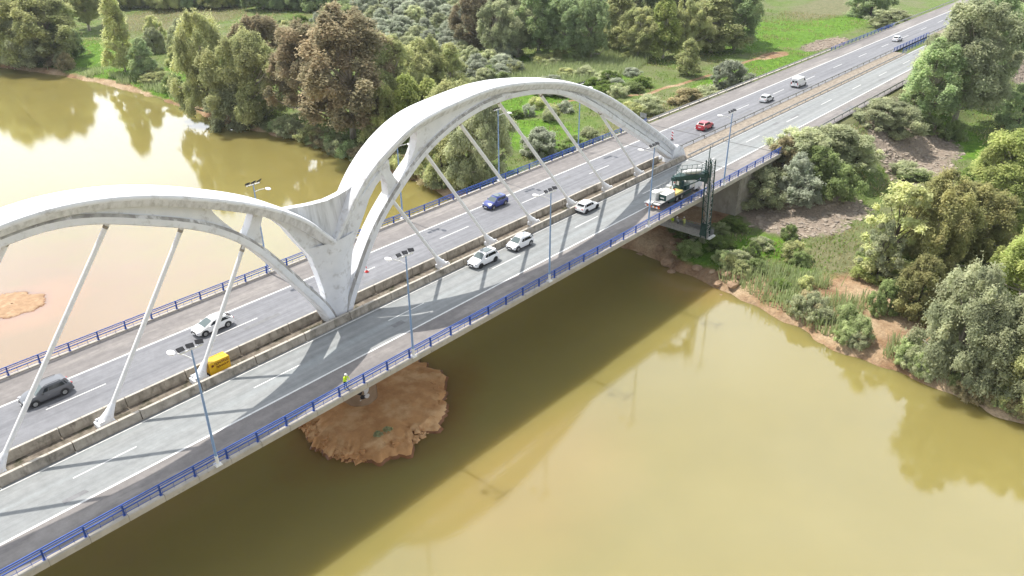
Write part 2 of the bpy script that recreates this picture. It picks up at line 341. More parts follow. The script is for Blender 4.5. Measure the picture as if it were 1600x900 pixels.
# ------------------------------------------------------------------ water
m = bpy.data.materials.new('muddy_water'); m.use_nodes = True; t = m.node_tree; b = t.nodes['Principled BSDF']; l = t.links.new
b.inputs['Roughness'].default_value = 0.02; b.inputs['IOR'].default_value = 1.7
b.subsurface_method = 'BURLEY'; b.inputs['Subsurface Weight'].default_value = 1.0; b.inputs['Subsurface Radius'].default_value = (1.0, .85, .4); b.inputs['Subsurface Scale'].default_value = 3.5
pos = N(t, 'ShaderNodeNewGeometry').outputs['Position']
nA, nB = noise(0.035, 4), noise(0.12, 5)
def near(cx, cy, rx, ry):
    mpn = N(t, 'ShaderNodeMapping', vector_type='TEXTURE'); mpn.inputs['Location'].default_value = (cx, cy, WZ); mpn.inputs['Scale'].default_value = (rx, ry, 10)
    l(pos, mpn.inputs[0]); n = N(t, 'ShaderNodeVectorMath', operation='LENGTH'); l(mpn.outputs[0], n.inputs[0])
    return mapr(math2('ADD', n.outputs['Value'], math2('MULTIPLY', math2('SUBTRACT', nB, .5), .9)), 1.25, .45)
c = mix(mapr(nA, .4, .6), (0.245, 0.205, 0.066), (0.225, 0.190, 0.061))
def lerp(f, s): return math2('MULTIPLY', f, s)
c = mix(lerp(near(24, 48, 34, 42), .8), c, (0.25, 0.155, 0.090))
c = mix(lerp(near(30, 22, 14, 9), .6), c, (0.30, 0.155, 0.085))
c = mix(lerp(near(48, -26, 15, 9), .22), c, (0.37, 0.225, 0.085))
c = mix(lerp(near(27, 53, 9, 8), .7), c, (0.36, 0.19, 0.10))
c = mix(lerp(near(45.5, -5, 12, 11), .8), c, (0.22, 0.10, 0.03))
c = mix(lerp(near(99, -17, 9, 7), .5), c, (0.33, 0.20, 0.07))
l(c, b.inputs['Base Color'])
mpw = N(t, 'ShaderNodeMapping'); mpw.inputs['Rotation'].default_value = (0, 0, .6); mpw.inputs['Scale'].default_value = (1, 2.2, 1); l(pos, mpw.inputs[0])
rp = N(t, 'ShaderNodeTexNoise', inp={'Scale': 1.3, 'Detail': 6, 'Roughness': .62}); l(mpw.outputs[0], rp.inputs['Vector'])
bn = N(t, 'ShaderNodeBump', inp={'Strength': 0.018, 'Distance': 0.25}); l(rp.outputs[0], bn.inputs['Height']); l(bn.outputs[0], b.inputs['Normal'])
wm = MB().add([(-2500, -2500, WZ), (2500, -2500, WZ), (2500, 2500, WZ), (-2500, 2500, WZ)], [(0, 1, 2, 3)])
tag(wm.build('water', m), kind='structure')

# sand islands
def island(name, outline, ztop, seed, rough=0.5, material=m_island, hs=1.0):
    o = np.array(outline); c = o.mean(0); rs = np.random.default_rng(seed)
    d = o - c; ang = np.arctan2(d[:, 1], d[:, 0]); k = np.argsort(ang); ang, rad = ang[k], np.hypot(*d[k].T)
    A = np.r_[ang - 2 * np.pi, ang, ang + 2 * np.pi]; Rr = np.r_[rad, rad, rad]
    n = 260; th = np.linspace(-np.pi, np.pi, n, endpoint=False); r = np.interp(th, A, Rr)
    jag = rough * (3.0 * vnoise(th * 4, th * 0, 1.0, seed + 2) + 1.3 * vnoise(th * 13, th * 0, 1.0, seed) + .7 * vnoise(th * 40, th * 0, 1.0, seed + 1)); rings = []
    for f, z in ((1.12, WZ - .9), (1.04, WZ - .1), (1.0, WZ + .22), (0.97, WZ + .5), (.93, WZ + .62), (.90, WZ + .68), (0.86, WZ + .62 + .3 * (ztop - WZ - .62)), (.8, WZ + .62 + .5 * (ztop - WZ - .62)), (.74, WZ + .62 + .7 * (ztop - WZ - .62)), (0.62, ztop), (.5, ztop + .05), (.4, ztop + .1), (0.3, ztop + .12), (.17, ztop + .14), (0.04, ztop + .15)):
        z = WZ + (z - WZ) * hs; jr = r * f + jag * np.clip(f - .5, 0, 1) * 2; px = c[0] + jr * np.cos(th); py = c[1] + jr * np.sin(th)
        q = (vnoise(px, py, 1.3, seed + 3) * .5 + vnoise(px, py, .5, seed + 4) * .3 + vnoise(px, py, .22, seed + 5) * .14) * (hs if f > .82 else .35 * hs)
        rings.append([(x, y, z + (qq if f < 1 else 0)) for x, y, qq in zip(px, py, q)])
    mb = MB().loft(rings, cap=False); mb.m = [1 if i < 2 * n else 0 for i in range(len(mb.m))]; return tag(mb.build(name, [material, m_wet], smooth=50), kind='structure')
isl = [(P(*p, WZ)[0], P(*p, WZ)[1]) for p in ((475, 668), (500, 695), (545, 722), (575, 719), (600, 712), (650, 690), (692, 635), (686, 600), (655, 575))] + [(54.5, 2), (50, 7), (44, 8.5), (39, 6), (37, 2)]
island('island', isl, -10.2, 11, .75)
island('sandbar', [(P(*p, WZ)[0], P(*p, WZ)[1]) for p in ((-30, 478), (0, 463), (40, 458), (68, 465), (55, 482), (20, 494), (-20, 494))], WZ + .75, 12, .35, mat('silt', (.40, .26, .155), (.30, .19, .11), .9, 1.5, c3=(.46, .33, .21), scale3=.8), hs=.22)

# ------------------------------------------------------------------ road surface and markings
XE0, XE1, XR = -45.0, 131.0, 430.0
rd = MB()
def strip(y0, y1, mi, x0=XE0, x1=XR, z=0.0, m=rd):
    n = max(1, int((x1 - x0) / 12)); xs = np.linspace(x0, x1, n + 1)
    for a, c_ in zip(xs[:-1], xs[1:]): m.add([(a, y0, z), (c_, y0, z), (c_, y1, z), (a, y1, z)], [(0, 1, 2, 3)], mi)
strip(-13.38, -9.35, 0); strip(-9.35, -2.62, 1); strip(0.95, 9.42, 2); strip(9.42, 14.15, 0)
tag(rd.build('road', [m_asph_s, m_asph_n, m_asph_f]), kind='structure')
ms = MB(); strip(-2.62, .95, 0, XE0, 116.5, -.12, ms); strip(-2.62, .95, 1, 116.5, 232, .06, ms); strip(-2.62, .95, 1, 262, XR, .06, ms); strip(-2.62, .95, 1, 232, 262, -.6, ms)
for a in (116.5, 232., 262.): ms.add([(a, -2.62, -.7), (a, .95, -.7), (a, .95, .06), (a, -2.62, .06)], [(0, 1, 2, 3)], 1)
tag(ms.build('median_strip', [m_gravel, m_dirt]), kind='structure')
mk = MB(); ZM = 0.006
def line(y, wd, x0=XE0, x1=XR): strip(y - wd / 2, y + wd / 2, 0, x0, x1, ZM, mk)
line(-9.36, .22); line(-2.98, .17); line(9.42, .22); line(1.75, .17)
for k in range(-3, 24): line(-5.93, .14, 13.4 + 17.08 * k, 18.8 + 17.08 * k)
for k in range(-3, 24): line(5.70, .14, 15.7 + 17.0 * k, 21.3 + 17.0 * k)
tag(mk.build('road_markings', m_paint), kind='structure')
ej = MB()
for x in (-27., 117.6, 131.0):
    for y0, y1 in ((-13.3, -2.7), (1.0, 14.1)): ej.add([(x, y0, .010), (x + .28, y0, .010), (x + .28, y1, .010), (x, y1, .010)], [(0, 1, 2, 3)], 0)
rs = random.Random(8)
for k in range(26):                                        # repair patches
    x, (a, b2) = rs.uniform(-10, 260), rs.choice(((-9.2, -6.1), (-5.8, -3.2), (6.0, 9.2), (2.1, 5.5), (9.7, 13.6), (-12.9, -9.7))); y = rs.uniform(a, b2 - .9); w_ = rs.uniform(.5, .9); h_ = rs.uniform(1.5, 7)
    ej.add([(x, y, .003), (x + h_, y, .003), (x + h_ + rs.uniform(-.2, .2), y + w_, .003), (x, y + w_, .003)], [(0, 1, 2, 3)], 1)
tag(ej.build('road_joints', [mat('joint_rubber', (.07, .07, .07), (.12, .12, .12), .8, 2.0), mat('asphalt_patch', (.17, .172, .178), (.20, .20, .205), .9, 2.0, fine=.2)]), kind='structure')

# ------------------------------------------------------------------ bridge
BR = Vector((44.66, 0, -10.0))
bridge = thing('bridge', 'white twin arch road bridge carrying the motorway over the muddy river', 'bridge', BR)
def bbuild(mb, name, mats, smooth=None, parent=None, weld=False):
    return mb.build(name, mats, parent or bridge, smooth, loc=(-BR if parent is None else (0, 0, 0)), weld=weld)
dk = MB(); prof = [(-13.75, -.04), (-13.75, -.42), (-12.6, -.50), (-8.2, -.75), (-5.4, -2.3), (5.4, -2.3), (8.2, -.75), (13.3, -.50), (14.5, -.42), (14.5, -.04), (.9, -.04), (.9, -.2), (-2.6, -.2), (-2.6, -.04)]
dk.loft([[(x, y, z) for y, z in prof] for x in (XE0, 20, 70, XE1)])
deck = bbuild(dk, 'deck', m_soffit)
for y0, y1 in ((-13.42, -13.80), (14.17, 14.60)):
    cp = MB()
    for k in range(int((XE1 - XE0) / 2.97)):
        a = XE0 + 2.97 * k
        s = 1 if y1 > y0 else -1; q = [(y0, -.03), (y0, .13), (y1 - s * .07, .13), (y1, .05), (y1, -.46), (y0 + s * .28, -.46)]
        cp.loft([[(x, y, z) for y, z in q] for x in (a + .02, a + 2.95)])
    bbuild(cp, 'coping', m_coping)
YA, S_ = -0.80, 0.988
def tf(u, z, y, sg): return (BR.x + sg * S_ * u, YA + y, S_ * z + .53)
def resample(us, zs, step=.9):
    tt = np.r_[0, np.cumsum(np.hypot(np.diff(us), np.diff(zs)))]; q = np.linspace(0, tt[-1], int(tt[-1] / step) + 1)
    return spline(tt, us, q), spline(tt, zs, q)
def sweep(us, zs, sect, sg, mb, mi=0):
    """section points (y, n) swept along the curve; n is along the normal pointing up/outwards"""
    U, Zc = resample(us, zs); rings = []
    for i in range(len(U)):
        du = U[min(i + 1, len(U) - 1)] - U[max(i - 1, 0)]; dz = Zc[min(i + 1, len(U) - 1)] - Zc[max(i - 1, 0)]; L_ = math.hypot(du, dz)
        n = (-dz / L_, du / L_); rings.append([tf(U[i] + n[0] * b, Zc[i] + n[1] * b, a, sg) for a, b in sect(U[i])])
    mb.loft(rings, mi); return mb
ZT = {1: ([0, 1.5, 3.2, 5, 7, 11.8, 17.9, 24.3, 31.4, 37.9, 45.1, 53.3, 62.8, 70.5, 73.6], [9.3, 11.5, 13.9, 15.8, 17.3, 19.7, 20.75, 21.2, 20.6, 19.45, 17.25, 13.4, 7.7, 2.9, .6]),
      -1: ([0, 1.5, 3.2, 5, 7.7, 12.7, 17.8, 22.5, 25.9, 28.8, 35, 42, 50, 60, 70, 73.6], [9.3, 10.9, 12.7, 14.1, 15.8, 18.1, 19.95, 21.0, 21.3, 21.2, 20.1, 18.2, 14.9, 9.4, 3.2, .6])}
ZL = {1: ([.95, 1.5, 3.4, 6.7, 9.9, 14.3, 18.5, 26.4, 32.6, 39.3, 46.8, 53.6, 61.2, 67.5, 71], [-1.3, .2, 3.9, 8.9, 12.0, 15.3, 17.2, 18.75, 18.55, 17.2, 14.0, 10.1, 5.7, 1.9, -.3]),
      -1: ([1.5, 2.3, 4.4, 7.0, 10.0, 14.8, 19.2, 24.3, 27.2, 30, 36, 42, 48, 55, 62, 68, 71], [-1.3, .9, 4.2, 8.0, 11.8, 15.3, 17.2, 18.9, 19.2, 19.0, 18.2, 16.5, 13.6, 9.7, 5.3, 1.5, -.3])}
Wt = {1: ([0, 3, 8, 14, 22, 30, 45, 60, 74], [1.2, 1.65, 2.1, 2.2, 2.0, 1.8, 1.35, 1.05, .9]), -1: ([0, 3, 8, 14, 22, 30, 45, 60, 74], [1.5, 1.9, 2.2, 2.1, 1.95, 1.8, 1.35, 1.05, .9])}
for sg in (1, -1):
    def top_sect(u):
        W_ = float(np.interp(u, *Wt[sg])); h = float(np.interp(u, [0, 4, 40, 74], [1.0, 1.2, 1.1, .9])); bi = max(.72, W_ - .62)
        return [(W_, -.22), (W_ * .95, -.06), (W_ * .8, .03), (0, .10), (-W_ * .8, .03), (-W_ * .95, -.06), (-W_, -.22), (-W_ + .02, -.42), (-bi, -h), (bi, -h), (W_ - .02, -.42)]
    def low_sect(u):
        hw = float(np.interp(u, [0, 20, 40, 74], [1.0, 1.05, .95, .75])); d = float(np.interp(u, [0, 8, 30, 74], [1.15, .95, .9, .85]))
        return [(hw, .12), (hw, d * .72), (hw - .22, d), (-hw + .22, d), (-hw, d * .72), (-hw, .12), (-hw + .12, 0), (hw - .12, 0)]
    tp = sweep(*ZT[sg], top_sect, sg, MB()); tp.m = [1 if (i % 11 in (7, 9) and i < len(tp.m) - 2) else 0 for i in range(len(tp.m))]; arch = bbuild(tp, 'arch', [m_white, m_stain_shade], 40)  # chord's lower bevels darker: streaky stains, and groove shade painted into the colour
    lw = sweep(*ZL[sg], low_sect, sg, MB()); lw.m = [1 if (i % 8 in (1, 3) and i < len(lw.m) - 2) else 0 for i in range(len(lw.m))]; lw.build('lower_rib', [m_white, m_grime_shade], arch, 40)  # rib's upper bevels darkened by grime plus painted-in shading of the web groove
    zt = lambda u: float(np.interp(u, *ZT[sg])); zl = lambda u: float(np.interp(u, *ZL[sg]))
    wb = MB(); fn = lambda hw: (lambda p, a: tf(p[0], p[1], a * hw, sg))
    us = np.r_[13.2, np.arange(15, 70, 1.5), 71]
    main = [(11.05, 14.1), (11.84, 15.05), (12.56, 16.1), (13.0, 17.1)] + [(u, zt(u) - .55) for u in us] + [(u, max(zl(u), -1) + .35) for u in us[::-1]] + [(11.05, zl(11.05) + .5)]
    n = len(main); vs = []; hwf = lambda p: float(np.interp(p[0], [11, 16, 28, 40, 74], [.55, .66, .62, .45, .38]))
    lowp = main[:4] + []                                           # built as strips so the faces stay planar
    ub = [11.05, 11.84, 12.56, 13.0] + list(us); up = [14.1, 15.05, 16.1, 17.1] + [zt(u) - .55 for u in us]; lo = [max(zl(u), -1) + .4 for u in ub]
    for i in range(len(ub) - 1):
        a = [(ub[i], lo[i]), (ub[i + 1], lo[i + 1]), (ub[i + 1], up[i + 1]), (ub[i], up[i])]; h0, h1 = hwf((ub[i], 0)), hwf((ub[i + 1], 0))
        q = [tf(p[0], p[1], s * (h0 if k in (0, 3) else h1), sg) for s in (-1, 1) for k, p in enumerate(a)]
        wb.add(q, [(0, 1, 2, 3), (7, 6, 5, 4), (2, 6, 7, 3)] + ([(3, 7, 4, 0)] if i == 0 else []))
    wb.slab([(8.2, 11.4), (9.9, 12.9), (9.35, 13.6), (8.75, 14.7), (8.7, 15.9), (7.1, 15.2), (7.75, 14.3), (8.2, 13.2)], fn(.55), -1, 1)
    wb.slab([(2.6, 7.6), (2.86, 8.0), (4.5, 10.6), (5.4, 12.2), (6.5, 13.45), (7.4, 14.1), (7.4, 15.0), (4.2, 12.7), (1.5, 10.2), (0, 8.3)], fn(.6), -1, 1)
    wb.build('web_panel', m_white, arch, 30)
    eb = MB(); eb.slab([(70.2, -.6), (75.2, -.6), (74.0, 1.2), (72.3, 2.2), (70.8, 1.5)], fn(.92), -1, 1); eb.build('end_block', m_white, arch)
fin = MB(); rows = [(-1.2, 1.5), (0, 1.55), (2, 1.65), (3.7, 1.86), (5.9, 2.3), (8, 2.86), (9.2, 3.5)]
for side in (-1, 1):
    for (z0, u0), (z1, u1) in zip(rows[:-1], rows[1:]):
        for sg in (-1, 1):
            r0_, r1_ = (1.0 + .02 * (z0 + 1.2)), (1.0 + .02 * (z1 + 1.2)); A = [tf(u0, z0, side * .5, sg), tf(u0 * .35, z0, side * .93 * r0_, sg), tf(0, z0, side * 1.05 * r0_, sg)]; B = [tf(u1, z1, side * .5, sg), tf(u1 * .35, z1, side * .93 * r1_, sg), tf(0, z1, side * 1.05 * r1_, sg)]
            fin.add(A + B, [(0, 1, 4, 3), (1, 2, 5, 4)])
for (z0, u0), (z1, u1) in zip(rows[:-1], rows[1:]):
    for sg in (-1, 1): fin.add([tf(u0, z0, -.5, sg), tf(u0, z0, .5, sg), tf(u1, z1, .5, sg), tf(u1, z1, -.5, sg)], [(0, 1, 2, 3)])
bbuild(fin, 'fin', m_white, 30, weld=True)
sd = MB(); top = [(-5.6, 14.25), (-4, 14.05), (-2.1, 13.78), (0, 13.62), (1.6, 13.8), (3, 14.1), (4.3, 14.75), (5.2, 15.4)]
for i in range(len(top) - 1):
    a, b2 = top[i], top[i + 1]; f = lambda p: [(p[0], p[1], .42), (p[0], p[1], -.42), (p[0], p[1] - .35, -.30), (p[0] * .25, 8.2, -.75), (p[0] * .25, 8.2, .75), (p[0], p[1] - .35, .30)]
    sd.loft([[tf(u, z, y, 1) for u, z, y in f(a)], [tf(u, z, y, 1) for u, z, y in f(b2)]], cap=(i in (0, len(top) - 2)))
bbuild(sd, 'saddle', m_stain_shade, 25)
HB = {1: [(16.5, 8.87), (25.6, 14.3), (34.6, 20.1), (43.6, 27), (52.6, 35.4), (61.7, 49.3)], -1: [(17.2, 9.9), (26.6, 15.5), (35.8, 21.7), (44.8, 29.2), (53.8, 37.5), (62.8, 51)]}
for sg in (1, -1):
    for b0, t0 in HB[sg]:
        zt0 = float(np.interp(t0, *ZL[sg])) + .25; a = Vector(tf(b0, -.35, 0, sg)); c2 = Vector(tf(t0, zt0, 0, sg)); d = (c2 - a).normalized(); L_ = (c2 - a).length
        h = bbuild(MB().tube([a + d * .6, a + d * (L_ - 1.2), c2 - d * .05], [.215, .215, .20], 12), 'hanger', m_whitepipe, 40)
        sk = MB().tube([a - d * .3, a + d * .5, a + d * 1.0, a + d * 2.0], [.62, .58, .42, .225], 12)
        for s in (-1, 1): sk.bar(a + Vector((-.6, s * .42, .15)), a + Vector((.6, s * .42, .15)), .12, .75)
        sk.box(a + Vector((0, 0, .02)), (1.5, 1.15, .5)); sk.build('socket', m_white, h, 40)
        cl = MB(); cl.tube([c2 - d * .75, c2 - d * .5], [.23, .24], 12); cl.bar(c2 - d * .5, c2 + d * .1, .14, .42); cl.build('clevis', m_conc, h, 40)
pr = MB(); n = 28
def pring(z, s): return [(BR.x + s * 2.1 * (abs(math.cos(t)) ** .8) * (1 if math.cos(t) > 0 else -1), s * 5.1 * (abs(math.sin(t)) ** .5) * (1 if math.sin(t) > 0 else -1), z) for t in [2 * math.pi * k / n for k in range(n)]]
pr.loft([pring(-11.6, 1.0), pring(-6, 1.0), pring(-3.4, 1.02), pring(-2.2, 1.25)])
pier = bbuild(pr, 'pier', mat('pier_concrete', (.40, .285, .185), (.29, .205, .13), .9, .6), 50)
gf = MB(); gfm = [mat('graffiti_white', (.75, .75, .75), rough=.7), mat('graffiti_black', (.03, .03, .035), rough=.7)]
rs = random.Random(3)
for k, (gx_, gz_, sx, sz, mi) in enumerate([(43.05, -8.2, 2.3, 2.0, 0), (42.75, -8.3, .55, 1.2, 1), (43.4, -8.0, .5, .9, 1), (43.7, -8.8, .55, .7, 1), (44.15, -7.8, .7, 1.3, 0), (44.2, -8.8, .6, .6, 0)]):
    def surf(x): return -5.1 * max(0., 1 - min(1, abs((x - BR.x) / 2.1)) ** (2 / .8)) ** .25 - .03 - .006 * k
    poly = [(gx_ + sx / 2 * math.cos(q) * (.8 + .4 * rs.random()), gz_ + sz / 2 * math.sin(q) * (.8 + .4 * rs.random())) for q in [2 * math.pi * j / 10 for j in range(10)]]
    gf.slab(poly, lambda p, a: (p[0], surf(p[0]) + a, p[1]), 0, .01, mi)
gf.build('graffiti', gfm, pier)
ab = MB(); ab.box((125.4, 0, -5.2), (13.2, 24.6, 9.2)); ab.box((119.5, 0, -1.0), (3.2, 26, .9))
for k in range(6): ab.box((124.9, -12.33, -8.2 + 1.25 * k), (13.0, .06, .05))
bbuild(ab, 'abutment', mat('abutment_concrete', (.40, .37, .32), (.28, .26, .22), .9, .7, stretch=(1, 1, .5), c3=(.15, .13, .11), scale3=.5, lo3=.55, hi3=.75))

# ------------------------------------------------------------------ barriers, railings, guardrails
def barrier(name, label, y0, y1, yt0, yt1, x0, x1, h):
    o = thing(name, label, 'barrier', ((x0 + x1) / 2, (y0 + y1) / 2, -.1)); mb = MB(); k = x0
    while k < x1 - .5:
        e = min(k + 5.95, x1); q = [(y0, -.12), (y0, .16), (yt0 - .06, .42), (yt0, h), (yt1, h), (yt1 + .06, .42), (y1, .16), (y1, -.12)]
        mb.loft([[(x, y, z) for y, z in q] for x in (k + .02, e - .02)]); k += 6
    mb.build('barrier_wall', m_conc, o, loc=-o.location)
    kb = MB()
    x = x0 + 1
    while x < x1: kb.box((x, (yt0 + yt1) / 2, h + .012), (1.9, yt1 - yt0 - .05, .03)); x += 2
    kb.build('coping', m_coping, o, loc=-o.location)
    return o
barrier('concrete_barrier', 'weathered concrete median barrier beside the near carriageway in front of the arch feet', -2.66, -1.98, -2.50, -2.16, XE0, 117.5, .85)
barrier('concrete_barrier', 'weathered concrete median barrier beside the far carriageway behind the arch feet', .36, .98, .50, .80, XE0, 113.5, .85)
def railing(label, y, x0, x1, z0=.12, sp=2.97, ph=0.0, inner=1, pickets=True, nposts=100):
    o = thing('railing', label, 'railing', (x0, y, z0)); xs = np.arange(x0 + ph, x1, sp)
    for i, x in enumerate(xs):
        mb = MB(); mb.box((x - x0, 0, .5), (.10, .05, 1.0)); mb.box((x - x0 - .05, 0, .5), (.02, .15, 1.0)); mb.box((x - x0 + .05, 0, .5), (.02, .15, 1.0)); mb.box((x - x0, 0, .012), (.24, .24, .024))
        mb.build('post', m_blue, o)
    for z, r in ((1.0, .06), (.80, .045), (.52, .06)):
        MB().tube([(0, .07 * inner, z), (x1 - x0, .07 * inner, z)], r, 8).build('rail', m_blue, o, 60)
    if pickets:
        mb = MB()
        for x in np.arange(x0, x1, .99): mb.bar((x - x0, .03, .0), (x - x0, .03, .52), .03, .03)
        mb.bar((0, .03, .14), (x1 - x0, .03, .14), .03, .03)
        mb.build('pickets', m_blue, o)
    return o
railing('long blue steel railing along the near edge of the bridge above the open water', -13.5, -45, 131.3, ph=2.8)
railing('long blue steel railing along the far edge of the bridge behind the arches', 14.35, -45, 131, ph=1.1, inner=-1)
railing('blue railing of the second overpass at the far verge of the motorway', 14.1, 222, 272, inner=-1, sp=3, z0=.1)
railing('purple blue railing in the median of the second overpass behind a white car', .85, 232, 262, sp=2.5, z0=.05)
railing('blue railing in the median of the second overpass nearer the empty carriageway', -1.5, 232, 262, sp=2.5, z0=.05)
def guardrail(label, y, x0, x1, face):
    o = thing('guardrail', label, 'guardrail', (x0, y, 0)); mb = MB()
    q = [(0, .45), (.045, .49), (.045, .55), (0, .60), (.045, .65), (.045, .71), (0, .75), (-.02, .75), (.02, .70), (.02, .66), (-.02, .60), (.02, .54), (.02, .50), (-.02, .45)]
    mb.loft([[(x, face * (yy + .10), z) for yy, z in q] for x in np.linspace(0, x1 - x0, 20)]); mb.build('rail', m_galv, o)
    sp = max(4.0, (x1 - x0) / 95)
    for x in np.arange(1, x1 - x0, sp): MB().box((x, 0, .34), (.09, .12, .72)).build('post', m_galv, o)
    return o
guardrail('grey steel guardrail along the far verge beyond the blue bridge railing', 14.6, 131, 222, -1)
guardrail('grey steel guardrail along the far verge past the second overpass', 14.6, 272, 425, -1)
guardrail('grey steel guardrail along the shrubby near verge past the bridge', -12.9, 131.5, 425, 1)
guardrail('grey steel guardrail of the median facing the carriageway with the red car', .95, 117, 232, 1)
guardrail('grey steel guardrail of the median facing the empty carriageway', -2.45, 118, 232, -1)
guardrail('grey steel guardrail of the median past the second overpass', .9, 262, 425, 1)
kb = MB(); kb.box((178, 14.9, .05), (91, .5, .22)); tag(kb.build('kerb', m_coping), kind='structure')

# ------------------------------------------------------------------ lamp posts
def lamp():
    o = thing('street_lamp', 'x', 'street lamp', (0, 0, 0))
    pl = MB().tube([(0, 0, 0), (0, 0, 5.5), (0, 0, 11.45)], [.125, .10, .065], 10).build('pole', m_pole, o, 40)
    mb = MB(); mb.box((0, 0, .02), (.6, .6, .16), taper=.8); mb.tube([(0, 0, .1), (0, 0, .9)], .15, 10); mb.build('base', m_whitepipe, o, 40)
    MB().bar((-.95, 0, 11.48), (.95, 0, 11.48), .10, .10).build('crossbar', m_whitepipe, o)
    for k, (x, a) in enumerate(((-.78, .25), (0, 0), (.78, -.2))):
        f = MB(); f.box((0, 0, 0), (.62, .36, .10)); f.box((0, 0, -.07), (.5, .28, .06)); f.bar((0, .0, -.05), (0, -.1, -.30), .05, .05)
        fo = f.build('floodlight', m_dark, o); fo.location = (x, .10, 11.78); fo.rotation_euler = (R_(38), R_(10), a)
    MB().tube([(0, .03, 10.55), (-.35, .55, 10.85), (-.7, 1.05, 11.0)], [.05, .045, .04], 8).build('arm', m_whitepipe, o)
    lu = MB(); lu.ell((-1.0, 1.45, 11.02), (.30, .48, .13), 12, 8); lu.build('luminaire', m_lampwhite, o, 60)
    return o
L0 = lamp()
nl = {22.2: 'nearest the camera', 44.4: 'above the sand island', 66.6: 'in front of the two white cars', 88.5: 'just before the rear of the inspection truck', 110.2: 'beside the mast of the inspection truck'}
first = True
for x, s in nl.items():
    lb = 'tall blue lamp post on the near railing ' + s
    if first: L0.location = (x, -13.58, .14); L0['label'] = lb; L0['group'] = 'lamp posts along the bridge'; first = False
    else: dup(L0, (x, -13.58, .14), 0, lb)
for x, s in {45.6: 'seen through the left arch', 68.0: 'half hidden behind the right arch rib', 88.6: 'between two hangers over the grass', 109.6: 'near the low end of the right arch'}.items():
    dup(L0, (x, 14.75, .14), math.pi, 'tall blue lamp post on the far railing ' + s)

